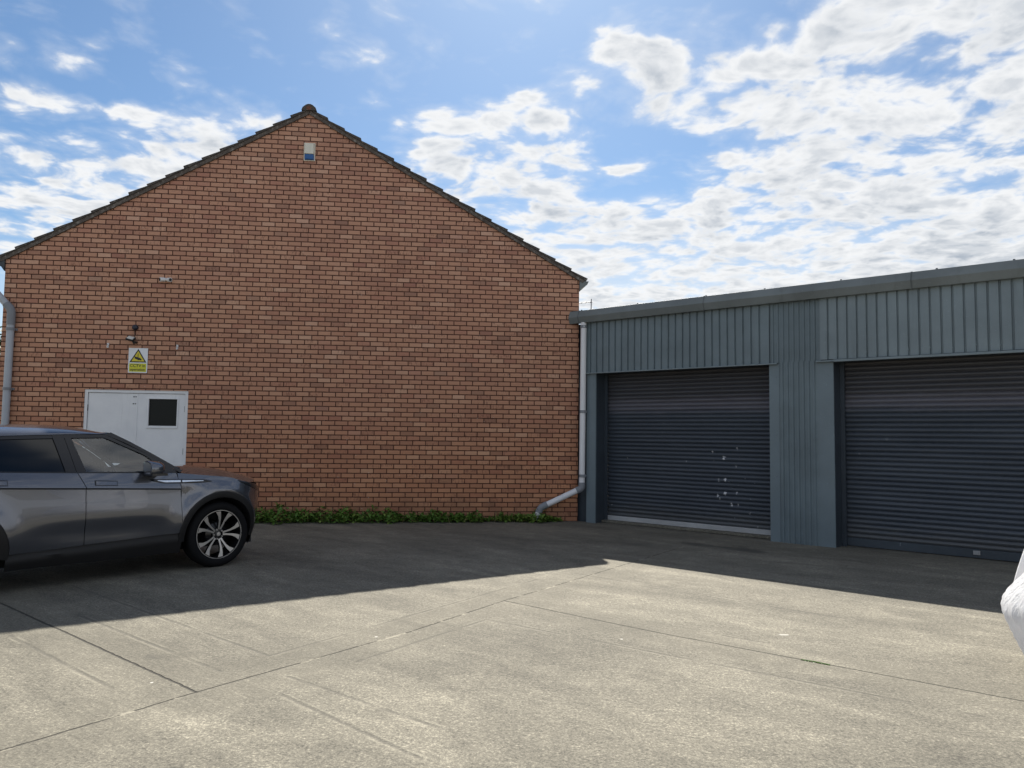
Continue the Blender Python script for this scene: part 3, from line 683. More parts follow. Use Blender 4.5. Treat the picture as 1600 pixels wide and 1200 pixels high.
# tree far behind the left corner
tr = thing('tree', 'bushy green tree seen past the left corner of the brick building', 'tree', (-20.9, 30.5, 0))
q = MB(); q.tube([(0, 0, 0), (.05, 0, 1.4), (-.05, .05, 2.8), (.1, 0, 4.2)], [.2, .16, .12, .05], 10)
for k in range(9):
    a = k * 2.4; z = 1.8 + k * .25; q.tube([(0, 0, z), (math.cos(a) * .7, math.sin(a) * .7, z + .6), (math.cos(a) * 1.2, math.sin(a) * 1.2, z + .9)], [.07, .045, .02], 6)
q.build('trunk', mat('bark', Base_Color=(.07, .055, .04), Roughness=.9), tr, smooth=60)
q = MB()
for k in range(46):
    a = rng.uniform(0, 6.28); r_ = rng.random() ** .5 * 1.45; c0 = Vector((r_ * math.cos(a), r_ * math.sin(a), rng.uniform(2.4, 5.3) - r_ * .3))
    for j in range(90):
        v = Vector((rng.gauss(0, .30), rng.gauss(0, .30), rng.gauss(0, .22))); leaf(q, c0 + v, rng.uniform(.16, .30), rng, rng.random() < .35, .5)
q.build('crown', [M_LEAF3, M_LEAF1], tr, weld=0)

# bird
bd = thing('bird', 'small dark bird flying low in the cloudy sky above the shed', 'bird', (34.3, 60, 14.9), .6)
q = MB(); q.tube([(0, -.20, 0), (0, -.14, .01), (0, 0, .02), (0, .14, .01), (0, .26, .02)], [.008, .035, .055, .03, .012], 8)
for s_ in (-1, 1):
    q.grid([[(s_ * .03, -.10, .03), (s_ * .03, .06, .03)], [(s_ * .22, -.08, .12), (s_ * .22, .05, .12)], [(s_ * .46, .04, .07), (s_ * .46, .08, .07)]])
q.build('bird_body', M_BLACK, bd, smooth=60)

# ------------------------------------------------------------------ white bulk bag at the right edge
def bagcloth(nt):
    p = nt.coord('Object'); n = nt.noise(p, 14, 4, .6); x, y, z = nt.sep(p); pl = nt.noise(nt.vm('MULTIPLY', p, (22, 22, 2.5)), 1.0, 4, .6); wv = nt.noise(p, 160, 2, .5)
    return dict(Base_Color=nt.mix(n.lin(.3, .7), (.66, .67, .70), (.76, .77, .79)), Roughness=.6, Normal=nt.bump(pl * 1.0 + n * .05, .85, .03), Transmission_Weight=0.0, Subsurface_Weight=.0)
M_BAG = mat('woven_white_cloth', bagcloth)
t_ = M_BAG.node_tree; pbs = t_.nodes['Principled BSDF']; outn = t_.nodes['Material Output']
tl = t_.nodes.new('ShaderNodeBsdfTranslucent'); tl.inputs[0].default_value = (.82, .82, .84, 1); mx = t_.nodes.new('ShaderNodeMixShader'); mx.inputs[0].default_value = .5
t_.links.new(pbs.outputs[0], mx.inputs[1]); t_.links.new(tl.outputs[0], mx.inputs[2]); t_.links.new(mx.outputs[0], outn.inputs[0])
bag = thing('bulk_bag', 'big white woven bag slumped on the concrete at the right edge', 'bag', (4.10, 4.87, 0))
rows = []
BP = [(0, .70), (.03, .715), (.09, .74), (.17, .775), (.26, .815), (.34, .855), (.40, .868), (.46, .845), (.55, .775), (.64, .70), (.74, .58), (.82, .42), (.87, .24), (.885, .05)]
for z in [.0, .02] + [.04 + .885 * (i / 44) * .95 for i in range(45)]:
    row = []; r_ = sum(interp(BP, min(.885, max(0, z + o_))) for o_ in (-.035, -.018, 0, .018, .035)) / 5
    for k in range(144):
        a = 2 * math.pi * k / 144
        tw = a + z * .9
        pl_ = .010 * math.sin(tw * 31 + 1.3 * math.sin(z * 4)) + .004 * math.sin(tw * 53 + 2 + z * 3) + .006 * math.sin(a * 5 + z * 6)
        rr_ = r_ + pl_ * min(1, z * 8 + .3)
        row.append((rr_ * math.cos(a), rr_ * math.sin(a), z + .010 * math.sin(a * 6 + 1) * (z > .02)))
    rows.append(row)
q = MB(); q.grid(rows, 0, True); q.face(rows[-1]); q.face(rows[0][::-1]); q.build('bag_body', M_BAG, bag, smooth=60)
fp = MB(); rows = []
for k in range(9):
    t = k / 8
    rows.append([(-.62 + 1.3 * t + z * .285 + .012 * math.sin(z * 8), .71 + .03 * t + .015 * math.sin(t * 9 + z * 6), z) for z in [.42 + .09 * j for j in range(7)]])
fp.grid(rows); o = fp.build('bag_flap', M_BAG, bag, smooth=60); sm = o.modifiers.new('thickness', 'SOLIDIFY'); sm.thickness = .02

# ------------------------------------------------------------------ car  (local x forward, y to its left; front axle at x = 0)
car = thing('parked_car', 'dark grey SUV parked in the shade in front of the white double door', 'car', (-3.8986, 9.186, 0), rad(50))
def paint(nt):
    p = nt.coord('Object'); k = nt.voronoi(p, 900, 'Color')
    f = nt.noise(p, 700, 1, .5); d = nt.noise(p, 3, 4, .6)
    return dict(Base_Color=nt.mix(f.lin(.3, .7), (.100, .107, .128), (.145, .153, .178)), Metallic=.75, Roughness=(d * .08 + .17), Coat_Weight=1.0, Coat_Roughness=.015)
M_PAINT = mat('grey_metallic_paint', paint)
M_TRIM = mat('gloss_black_trim', Base_Color=(.010, .010, .012), Roughness=.18)
M_CLADB = mat('matt_black_cladding', Base_Color=(.007, .007, .008), Roughness=.6)
M_CHROME = mat('satin_silver', Base_Color=(.75, .77, .80), Metallic=1.0, Roughness=.22)
M_ALLOY = mat('machined_alloy', Base_Color=(.50, .49, .48), Metallic=.85, Roughness=.36)
M_SEAT = mat('dark_interior', Base_Color=(.03, .03, .033), Roughness=.6); M_PALE = mat('pale_seat_leather', Base_Color=(.50, .49, .46), Roughness=.6)
M_LAMP = mat('headlamp_glass', Base_Color=(.03, .032, .036), Roughness=.06, Metallic=.3)
M_RED = mat('tail_lamp', Base_Color=(.25, .01, .01), Roughness=.1)
def glassmat():
    m_ = bpy.data.materials.new('clear_window_glass'); m_.use_nodes = True; t = m_.node_tree; t.nodes.clear()
    out = t.nodes.new('ShaderNodeOutputMaterial'); tr_ = t.nodes.new('ShaderNodeBsdfTransparent'); gl = t.nodes.new('ShaderNodeBsdfGlossy'); fr = t.nodes.new('ShaderNodeFresnel'); mx = t.nodes.new('ShaderNodeMixShader')
    tr_.inputs[0].default_value = (.84, .92, .92, 1); gl.inputs['Roughness'].default_value = .02; gl.inputs[0].default_value = (1, 1, 1, 1); fr.inputs[0].default_value = 1.95
    t.links.new(fr.outputs[0], mx.inputs[0]); t.links.new(tr_.outputs[0], mx.inputs[1]); t.links.new(gl.outputs[0], mx.inputs[2]); t.links.new(mx.outputs[0], out.inputs[0]); return m_
M_GLASS = glassmat()
AX2, AR, AZ = -2.53, .475, .36
def zcrease(x): return .865 + .047 * (-x - .3)
def zbelt(x): return interp([(-3.2, 1.13), (-2.2, 1.10), (-1.5, 1.075), (-.5, 1.048), (.1, .985), (.25, .94), (.55, .88), (.8, .84)], x)
def xn(z): return interp([(.15, .62), (.3, .69), (.5, .75), (.65, .775), (.80, .775), (.9, .73), (1.0, .66)], z)
def wside(x, z):
    b = .903
    if x > .1:
        t = min(1, (x - .1) / (xn(z) - .1)); b = .903 * max(0, 1 - t ** 2.6) ** .5
    if x < -2.75:
        t = min(1, (-2.75 - x) / .55); b = .903 * max(0, 1 - t ** 3) ** .5
    zc_ = zcrease(x); fade = max(0, min(1, (-x - .1) / .3)) if x > -2 else 1
    s = interp([(.2, -.075), (.34, -.045), (.42, -.022), (.52, -.006), (.62, .0), (.74, -.004), (zc_ - .006, -.014 * fade - .004 * (1 - fade)), (zc_ + .010, .003 * fade - .004 * (1 - fade)), (zc_ + .06, -.006), (1.06, -.036), (1.14, -.060)], z)
    for cx in (0, AX2):
        d = math.hypot(x - cx, z - AZ)
        s += .030 * math.exp(-((d - AR) / .085) ** 2) * (1 if d > AR else .9)
    s += -.022 * math.exp(-((z - .50) / .09) ** 2) * math.exp(-((x + 1.25) / .62) ** 4)          # scooped lower doors
    return max(.0, b + s)
def P(x, z, off=0., side=-1): return Vector((x, side * (wside(x, z) + off), z))
def skirt(rows, d=.014):
    """turn the edge of a panel inwards so that shut lines read"""
    def inn(p): v = Vector(p); return Vector((v.x, v.y - math.copysign(d, v.y), v.z))
    r2 = [[inn(r[0])] + list(r) + [inn(r[-1])] for r in rows]
    return [[inn(p) for p in r2[0]]] + r2 + [[inn(p) for p in r2[-1]]]
G_ = .0035
def panel(zs_fn, xr, xf, nu=14, side=-1, off=0.):
    """rows: zs_fn(x) list of heights; xr/xf tables z -> x of rear and front edge"""
    cols = []
    for i in range(nu + 1):
        u = i / nu; col = []
        for j in range(len(zs_fn(-1))):
            z = zs_fn(lerp(interp(xr, 1.0), interp(xf, 1.0), u))[j]
            x = lerp(interp(xr, z) + G_, interp(xf, z) - G_, u); col.append(P(x, z, off, side))
        cols.append(col)
    return skirt(cols)
def zsill(x): return interp([(-2.1, .355), (-1.4, .38), (-.4, .42)], x)
def doorz(x):
    zb, zc_, zs = zbelt(x), zcrease(x), zsill(x)
    return [zb, lerp(zb, zc_, .35), lerp(zb, zc_, .7), zc_ + .012, zc_ + .004, zc_ - .005, lerp(zc_, zs, .12)] + [lerp(zc_, zs, t) for t in (.25, .38, .5, .6, .7, .8, .9, 1)]
BCUT = [(.36, -1.405), (.93, -1.42), (1.0, -1.455), (1.08, -1.495)]
FCUT = [(.36, -.448), (.42, -.45), (.89, -.468), (1.05, -.515)]
RCUT = [(.34, -2.055)] + [(z, AX2 + math.sqrt(max(0, .478 ** 2 - (z - AZ) ** 2))) for z in (.4, .45, .5, .55, .6, .65, .7)] + [(.78, -2.31), (.9, -2.38), (1.1, -2.44)]
fd = MB().grid(panel(doorz, BCUT, FCUT)).build('door', M_PAINT, car, smooth=35)
rd = MB().grid(panel(doorz, RCUT, BCUT)).build('door', M_PAINT, car, smooth=35)
for dr, x0, x1, z0 in ((fd, -1.335, -1.135, .975), (rd, -2.30, -2.10, 1.012)):
    def hp(x, dz): return P(x, z0 + dz + .05 * (-x + x0) * .8, 0)
    q = MB(); rows = []
    for k in range(9):
        x = lerp(x0 - .008, x1 + .008, k / 8); rows.append([P(x, z0 - .05 * (x - x0) + d, o_) for d, o_ in ((-.026, -.001), (-.025, .003), (.025, .003), (.026, -.001))])
    q.grid(rows); q.build('handle_recess', M_TRIM, dr)
    q = MB(); rows = []
    for k in range(9):
        x = lerp(x0, x1, k / 8); rows.append([P(x, z0 - .05 * (x - x0) + d, o_) for d, o_ in ((-.021, .0), (-.018, .009), (.018, .009), (.021, .0))])
    q.grid(rows); q.face(rows[0]); q.face(rows[-1]); q.build('handle', M_PAINT, dr, smooth=50)
body = MB()
def arch_pts(cx, a0, a1, n, r=AR): return [(cx + r * math.cos(rad(lerp(a0, a1, k / n))), AZ + r * math.sin(rad(lerp(a0, a1, k / n)))) for k in range(n + 1)]
def fender(side):
    # upper edge follows the bonnet line, lower edge the wheel arch
    lo = arch_pts(0, 172, 14, 26); up = []
    ux = [(-.452, .43), (-.455, .60), (-.462, .75), (-.468, .89), (-.49, .97), (-.515, 1.048)] + [(lerp(-.515, .50, k / 20), None) for k in range(1, 21)]
    up = [(x, zbelt(x) if z is None else z) for x, z in ux]
    n = len(lo); cols = []
    # re-sample upper to n points
    L = [0]
    for a, b in zip(up, up[1:]): L.append(L[-1] + math.hypot(b[0] - a[0], b[1] - a[1]))
    for i in range(n):
        s_ = L[-1] * (i / (n - 1)); x = interp(list(zip(L, [p[0] for p in up])), s_); z = interp(list(zip(L, [p[1] for p in up])), s_)
        a = lo[i]; col = []
        for t in (0, .05, .12, .2, .3, .4, .5, .6, .7, .8, .9, 1): xx, zz = lerp(x, a[0], t), lerp(z, a[1], t); col.append(P(xx + .004 if i == 0 else xx, zz, 0, side))
        cols.append(col)
    return skirt(cols, .012)
def nose(side, z0, z1, nz, off=0.):
    rows = []
    for j in range(nz + 1):
        z = lerp(z0, z1, j / nz); row = []; X = xn(z)
        p0 = None
        for i in range(15):
            # parameter along the plan curve from the arch to the centre line
            xs = .47 if z > .48 or z < .24 else math.sqrt(max(0, AR ** 2 - (z - AZ) ** 2))
            t0 = ((xs - .1) / (X - .1)); ph0 = math.asin(min(1, max(0, t0)) ** 1.3); ph = lerp(ph0, math.pi / 2, i / 14)
            x = .1 + (X - .1) * math.sin(ph) ** (1 / 1.3); w_ = .903 * math.cos(ph)
            base = wside(x, z); fac = base - .903 * max(0, 1 - min(1, ((x - .1) / (X - .1))) ** 2.6) ** .5
            row.append(Vector((x + off, side * (max(0, w_ + fac * math.cos(ph)) + (off if i < 14 else 0)), z)))
        rows.append(row)
    return rows
for s_ in (-1, 1):
    body.grid(fender(s_)); body.grid(nose(s_, .44, .885, 12))
    # rear quarter
    lo = arch_pts(AX2, 8, 172, 22); cols = []
    for i, (ax_, az_) in enumerate(lo):
        t = i / 22; xu = lerp(-2.40, -3.22, t); zu = zbelt(xu)
        cols.append([P(lerp(xu, ax_, k), lerp(zu, az_, k), 0, s_) for k in (0, .1, .2, .35, .5, .65, .8, .9, 1)])
    body.grid(cols)
    rows = []
    for j in range(8):
        z = lerp(.40, 1.12, j / 7); row = []
        for i in range(10):
            ph = lerp(math.asin((.25 / .55) ** 1.5), math.pi / 2, i / 9); x = -2.75 - .55 * math.sin(ph) ** (1 / 1.5); row.append(Vector((x, s_ * (.903 * math.cos(ph)), z)))
        rows.append(row)
    body.grid(rows)
    body.grid([[(rows[-1][i].x, s_ * abs(rows[-1][i].y), 1.12), (-3.0, s_ * abs(rows[-1][i].y) * .8, 1.125)] for i in range(10)])
    if s_ == 1:
        body.grid(panel(doorz, BCUT, FCUT, side=1)); body.grid(panel(doorz, RCUT, BCUT, side=1))
bo = body.build('body', M_PAINT, car, smooth=35)
# dark inner shell behind the shut lines and floor
ish = MB()
for s_ in (-1, 1): ish.grid([[P(x, z, -.022, s_) for z in (.34, .5, .7, .85, .98, 1.04)] for x in [lerp(-2.02, -.40, k / 14) for k in range(15)]])
ish.box(-3.1, .55, -.62, .62, .20, .42); ish.box(-2.0, -.45, -.80, .80, .22, .36); ish.box(-.50, -.40, -.62, .62, .36, 1.0)
ish.box(.40, .66, -.45, .45, .30, .80); ish.box(-3.15, -2.3, -.6, .6, .42, 1.05)
ish.build('floor_pan', M_CLADB, car)
# sill, arch trims, lower bumper
cl = MB()
for s_ in (-1, 1):
    rows = []
    for k in range(17):
        x = lerp(-2.075, -.435, k / 16); zt = zsill(x) - .003
        rows.append([P(x, zt, -.006, s_), P(x, zt - .03, -.004, s_), P(x, zt - .05, .012, s_), P(x, zt - .10, .010, s_), P(x, .20, -.01, s_), P(x, .185, -.10, s_)])
    cl.grid(rows)
    for cx in (0, AX2):
        rows = []
        for k in range(33):
            a = rad(lerp(186, -8, k / 32)) if cx == 0 else rad(lerp(188, -6, k / 32)); c_, sn = math.cos(a), math.sin(a)
            def q_(r, o_): x, z = cx + r * c_, max(.19, AZ + r * sn); return P(x, z, o_, s_)
            rows.append([q_(AR + .002, -.006), q_(AR - .001, .010), q_(AR - .02, .014), q_(AR - .066, .010), q_(AR - .072, -.01), q_(AR - .072, -.12), q_(AR - .07, -.38)])
        cl.grid(rows)
    cl.grid(nose(s_, .19, .437, 6, .004))
cl.build('cladding', M_CLADB, car, smooth=45)
# bonnet
HZ = [(-.52, 1.125), (-.31, 1.118), (-.13, 1.108), (.17, 1.078), (.44, 1.012), (.60, .955), (.70, .905), (.78, .865)]
rows = []
for i in range(19):
    v = lerp(-1, 1, i / 18); col = []
    yw = v * .80
    xf_ = .1 + .62 * max(0, 1 - abs(v * .93) ** 2.1) ** .42
    for k in range(15):
        t = k / 14; x = lerp(-.50 + .0 * v * v + .05 * abs(v), max(xf_, .12), t)
        zc2 = interp(HZ, x); ze = zbelt(x) - .004; yy = v * (wside(min(x, .55), min(ze, .98)) - .045) if x < .35 else v * lerp(wside(.35, .9) - .045, max(.05, wside(min(x, .70), .86)), min(1, (x - .35) / .3))
        yy = v * .845 * (1 - .10 * max(0, x) ** 1.5)
        av = abs(v); z = lerp(zc2, ze, av ** 3.2) + (.012 * math.exp(-((av - .68) / .10) ** 2))
        col.append((x, yy, z))
    rows.append(col)
MB().grid(rows).build('bonnet', M_PAINT, car, smooth=50)
# cowl and wipers
q = MB(); q.grid([[(-.62, y, 1.075 - abs(y) ** 3 * .03), (-.40, y, 1.118 - abs(y) ** 3 * .10)] for y in [-.80 + .1 * k for k in range(17)]]); q.build('cowl', M_CLADB, car)
q = MB(); q.tube([(-.46, -.62, 1.10), (-.44, -.30, 1.155), (-.50, .2, 1.165)], .012, 8); q.tube([(-.40, -.70, 1.09), (-.42, -.10, 1.14)], .010, 8); q.build('wiper', M_BLACK, car)
# greenhouse
def wg(z): return .862 - max(0, z - 1.05) * .60 - max(0, z - 1.05) ** 2 * .10
def Gp(x, z, off=0., side=-1): return Vector((x, side * (wg(z) + off), z))
def strip(lo, up, nu, nv, off=0., side=-1):
    """patch between two polylines in side view"""
    def res(pl):
        L = [0]
        for a, b in zip(pl, pl[1:]): L.append(L[-1] + math.hypot(b[0] - a[0], b[1] - a[1]))
        return [(interp(list(zip(L, [p[0] for p in pl])), L[-1] * i / nu), interp(list(zip(L, [p[1] for p in pl])), L[-1] * i / nu)) for i in range(nu + 1)]
    A, B = res(lo), res(up)
    return [[Gp(lerp(a[0], b[0], j / nv), lerp(a[1], b[1], j / nv), off, side) for j in range(nv + 1)] for a, b in zip(A, B)]
GF_lo = [(-1.410, 1.083), (-.640, 1.058)]; GF_up = [(-1.495, 1.412), (-1.33, 1.418), (-1.17, 1.418), (-.79, 1.232), (-.640, 1.075)]
GR_lo = [(-2.36, 1.112), (-1.590, 1.088)]; GR_up = [(-2.33, 1.385), (-2.0, 1.398), (-1.645, 1.408)]
GQ_lo = [(-3.0, 1.16), (-2.44, 1.115)]; GQ_up = [(-2.95, 1.30), (-2.41, 1.38)]
RAIL = [(-3.12, 1.36), (-2.8, 1.40), (-2.1, 1.425), (-1.55, 1.445), (-1.15, 1.450)]
APIL = [(-1.15, 1.450), (-.97, 1.365), (-.78, 1.255), (-.60, 1.14), (-.47, 1.052)]
MB().grid(strip(GF_lo, GF_up, 12, 5, -.010)).build('window', M_GLASS, fd, smooth=40)
MB().grid(strip(GR_lo, GR_up, 8, 5, -.008)).build('window', M_DKGLASS, rd, smooth=40)
fr_ = MB(); ap = MB()
for s_ in (-1, 1):
    fr_.grid(strip([(-2.33, 1.385), (-2.0, 1.398), (-1.645, 1.408), (-1.57, 1.411), (-1.495, 1.412), (-1.17, 1.418)], [(-2.36, 1.420), (-2.0, 1.430), (-1.6, 1.443), (-1.15, 1.450)], 14, 2, .0, s_))
    fr_.grid(strip([(-1.17, 1.418), (-.79, 1.232), (-.640, 1.072)], [(-1.15, 1.448), (-.78, 1.252), (-.56, 1.112)], 10, 2, .0, s_))
    fr_.grid(strip([(-1.590, 1.076), (-1.497, 1.076)], [(-1.655, 1.44), (-1.553, 1.443)], 2, 6, .003, s_)); fr_.grid(strip([(-1.492, 1.076), (-1.405, 1.074)], [(-1.548, 1.443), (-1.49, 1.444)], 2, 6, .001, s_))
    fr_.grid(strip([(-.80, 1.058), (-.50, 1.048)], [(-.73, 1.165), (-.555, 1.110)], 4, 3, .002, s_))       # mirror sail
    fr_.grid(strip([(-2.45, 1.085), (-1.5, 1.062), (-.55, 1.040)], [(-2.45, 1.118), (-1.5, 1.087), (-.55, 1.064)], 16, 1, .004, s_))
    fr_.grid(strip([(-2.44, 1.10), (-2.35, 1.10)], [(-2.42, 1.425), (-2.32, 1.425)], 2, 4, .001, s_))
    ap = MB(); ap.grid(strip(APIL, [(-1.09, 1.472), (-.93, 1.385), (-.74, 1.268), (-.55, 1.145), (-.44, 1.07)], 12, 2, -.004, s_)); ap.build('windscreen_pillar', M_TRIM, car, smooth=40)
    ap = MB(); ap.grid(strip([(-3.15, 1.13), (-2.95, 1.13)], [(-3.2, 1.38), (-3.0, 1.38)], 2, 4, -.002, s_)); ap.build('rear_pillar', M_TRIM, car, smooth=40)
    fr_.grid(strip([(-2.44, 1.095), (-2.8, 1.115), (-3.235, 1.115)], [(-2.42, 1.43), (-2.8, 1.408), (-3.185, 1.375)], 10, 5, -.010, s_))
fr_.build('window_trim', M_TRIM, car, smooth=40)
q = MB()
q.grid(strip(GF_lo, GF_up, 12, 5, -.010, 1)); q.build('side_window', M_GLASS, car, smooth=40)
MB().grid(strip(GR_lo, GR_up, 8, 5, -.008, 1)).build('side_window', M_DKGLASS, car, smooth=40)
for s_ in (-1, 1): MB().grid(strip(GQ_lo, GQ_up, 6, 4, -.004, s_)).build('quarter_window', M_DKGLASS, car, smooth=40)

# roof
RZ = [(-3.25, 1.43), (-3.1, 1.47), (-2.8, 1.505), (-2.4, 1.532), (-2.0, 1.545), (-1.6, 1.545), (-1.42, 1.537), (-1.25, 1.512), (-1.08, 1.472)]
rows = []
for k in range(27):
    x = lerp(-3.22, -1.085, k / 26); zc2 = interp(RZ, x); row = []; ze = min(zc2 - .002, interp([(-3.2, 1.372), (-2.8, 1.402), (-2.1, 1.428), (-1.55, 1.448), (-1.15, 1.455), (-1.08, 1.462)], x))
    yw = wg(ze) + .006
    for i in range(25):
        v = lerp(-1, 1, i / 24); sx = math.copysign(abs(math.sin(v * math.pi / 2)), v); y = yw * sx; row.append((x + .06 * (abs(sx) ** 2) * -(1 if k > 20 else 0) * (k - 20) / 6, y, lerp(ze, zc2, max(0, 1 - abs(sx) ** 3.0) ** .62)))
    rows.append(row)
MB().grid(rows).build('roof', M_PAINT, car, smooth=50)
hl = MB(); hl.grid([[(x, y, min(interp(RZ, x) - .05, 1.47) - .06 * (abs(y) / .6) ** 2) for y in (-.58, -.4, 0, .4, .58)] for x in (-2.9, -2.2, -1.6, -1.2)]); hl.build('headliner', M_PALE, car, smooth=50)
# windscreen and rear screen
q = MB(); rows = []
for k in range(11):
    t = k / 10; x = lerp(-1.10, -.52, t); z = lerp(1.47, 1.10, t); row = []
    for i in range(13):
        v = lerp(-1, 1, i / 12); yw = wg(z) - .03; row.append((x + .10 * (1 - v * v) * lerp(.3, 1, t), v * yw, z + .0))
    rows.append(row)
q.grid(rows); q.build('windscreen', M_GLASS, car, smooth=50)
q = MB(); q.grid([[(lerp(-3.15, -3.245, k / 4) - .05 * (1 - v * v), v * (wg(lerp(1.42, 1.10, k / 4)) - .012), lerp(1.425, 1.10, k / 4)) for v in [-1 + i * .25 for i in range(9)]] for k in range(5)]); q.build('rear_screen', M_DKGLASS, car, smooth=50)
# silver wing blade
def onbody(lo, up, n, off):
    rows = []
    for i in range(n + 1):
        t = i / n; a = (interp(lo[0], t), interp(lo[1], t)); b = (interp(up[0], t), interp(up[1], t))
        rows.append([P(a[0], a[1], off * .3), P(lerp(a[0], b[0], .15), lerp(a[1], b[1], .15), off), P(lerp(a[0], b[0], .85), lerp(a[1], b[1], .85), off), P(b[0], b[1], off * .3)])
    return rows
T5 = lambda *v: [(i / (len(v) - 1), q) for i, q in enumerate(v)]
q = MB().grid(onbody((T5(-.79, -.66, -.47), T5(.975, .945, .938)), (T5(-.80, -.70, -.475), T5(.993, .990, .984)), 10, .004)); q.build('vent_surround', M_TRIM, fd, smooth=40)
q = MB().grid(onbody((T5(-.725, -.65, -.478), T5(.975, .953, .949)), (T5(-.728, -.62, -.478), T5(.981, .979, .976)), 10, .008)); q.build('silver_blade', M_CHROME, fd, smooth=40)
q = MB().grid(onbody((T5(-.465, -.35, -.20, -.12), T5(.938, .936, .938, .945)), (T5(-.47, -.35, -.2, -.12), T5(.984, .979, .972, .952)), 10, .004)); q.build('vent_surround', M_TRIM, bo, smooth=40)
q = MB().grid(onbody((T5(-.460, -.38, -.22), T5(.948, .951, .954)), (T5(-.462, -.38, -.22), T5(.975, .972, .963)), 10, .008)); q.build('silver_blade', M_CHROME, bo, smooth=40)
# headlamp
for s_ in (-1, 1):
    q = MB(); rows = []
    for k in range(13):
        x = lerp(.20, .66, k / 12); zt = zbelt(x) - .006; h = interp([(.20, .004), (.34, .035), (.5, .062), (.66, .07)], x)
        rows.append([P(x, zt, .004, s_), P(x, zt - h * .5, .007, s_), P(x, zt - h, .004, s_)])
    q.grid(rows); q.build('headlight', M_LAMP, car, smooth=50)
# grille and badge-free nose detail
q = MB(); q.grid([[(xn(z) + .006 - .14 * y * y, y, z) for y in [-.42 + .07 * k for k in range(13)]] for z in (.70, .74, .80, .84)]); q.build('grille', M_CLADB, car)
for s_ in (-1, 1):
    q = MB(); q.grid([[(-3.18 + .25 * abs(y - .0) ** 3 * .35, s_ * y, z) for y in (.35, .5, .65, .78, .84)] for z in (.98, 1.02, 1.08)]); q.build('tail_light', M_RED, car)
# door mirror
def mirror(side):
    mb = MB(); rows = []
    cx, cy, cz = -.80, side * .985, 1.115
    prof = [(-.078, .93), (-.07, 1.0), (-.04, 1.02), (0, 1.0), (.035, .90), (.065, .70), (.085, .40), (.09, .05)]
    for dx_, s_ in prof:
        row = []
        for k in range(24):
            a = 2 * math.pi * k / 24; c_, sn = math.cos(a), math.sin(a)
            row.append((cx + dx_ + .02 * c_ * 0 - side * 0, cy + side * .105 * s_ * math.copysign(abs(c_) ** .7, c_), cz + .070 * s_ * math.copysign(abs(sn) ** .7, sn) - .012 * c_))
        rows.append(row)
    mb.grid(rows, 0, True); mb.face(rows[-1]); mb.face(rows[0][::-1])
    o = mb.build('mirror', M_PAINT, car, smooth=50)
    g_ = MB(); g_.lathe([(.001, 0), (.93, 0)], lambda r, h, a: (cx - .080, cy + side * .092 * r * math.copysign(abs(math.cos(a)) ** .7, math.cos(a)), cz + .058 * r * math.copysign(abs(math.sin(a)) ** .7, math.sin(a)) - .012 * math.cos(a) * r), 24); g_.build('mirror_glass', mat('mirror_silver', Base_Color=(.85, .86, .88), Metallic=1.0, Roughness=.03), o)
    st = MB(); st.tube([(-.74, side * .84, 1.055), (-.77, side * .93, 1.06), (-.79, side * .97, 1.075)], [.03, .03, .035], 10)
    st.box(-.87, -.71, side * .985 - .10, side * .985 + .095, 1.036, 1.060); st.build('mirror_base', M_TRIM, o, smooth=40)
mirror(-1); mirror(1)
# wheels
def wheel(cx, side):
    y0 = side * .893
    fn = lambda r, h, a: (r * math.cos(a), -side * h, r * math.sin(a))     # h = depth inwards from the outer face
    wm = MB(); wm.lathe([(.001, .055), (.05, .05), (.062, .055), (.066, .075), (.12, .10), (.14, .15)], fn, 40)
    wh = wm.build('wheel', M_TRIM, car, smooth=40, loc=(cx, y0, .358))
    t = MB(); t.lathe([(.262, .022), (.275, .008), (.30, .0), (.325, .004), (.345, .018), (.355, .035), (.358, .055), (.358, .10), (.358, .16), (.352, .20), (.33, .222), (.27, .21)], fn, 64)
    # tread grooves
    t.build('tyre', M_RUBBER, wh, smooth=50)
    r_ = MB(); r_.lathe([(.268, .020), (.266, .014), (.260, .014), (.258, .022)], fn, 64); r_.lathe([(.258, .022), (.250, .06), (.245, .10), (.24, .20)], fn, 64, 1)
    for k in range(5):
        for s2 in (-1, 1):
            a_c = rad(90 - (13 + 72 * k) + 0); a_o = a_c + s2 * rad(17.5); a_i = a_c + s2 * rad(11)
            def pt(r, a, h): return (r * math.cos(a), -side * h, r * math.sin(a))
            prof = [(.055, .011, .040), (.10, .009, .034), (.15, .011, .028), (.20, .017, .022), (.252, .029, .018)]
            rowsA, rowsB = [], []
            for r, w_, h in prof:
                tt = (r - .055) / .197; am = lerp(a_i * 1.0, a_o, tt ** .7) + s2 * rad(-4) * math.sin(tt * math.pi)
                dw = w_ / r
                rowsA.append([pt(r, am - dw, h), pt(r, am + dw, h)])
                rowsB.append([pt(r, am - dw * 1.05, h + .03), pt(r, am - dw, h), pt(r, am + dw, h), pt(r, am + dw * 1.05, h + .03)])
            r_.grid(rowsA, 0); r_.grid([[b[0], b[1]] for b in rowsB], 1); r_.grid([[b[2], b[3]] for b in rowsB], 1)
    for k in range(5):
        a = rad(90 - 49 - 72 * k); r_.lathe([(.001, .034), (.008, .034), (.010, .05)], lambda r, h, b: (.052 * math.cos(a) + r * math.cos(b), -side * h, .052 * math.sin(a) + r * math.sin(b)), 10)
    r_.lathe([(.001, .030), (.022, .031), (.027, .05)], fn, 20)
    r_.build('rim', [M_ALLOY, M_TRIM], wh, smooth=30)
for cx in (0, AX2):
    for s_ in (-1, 1): wheel(cx, s_)
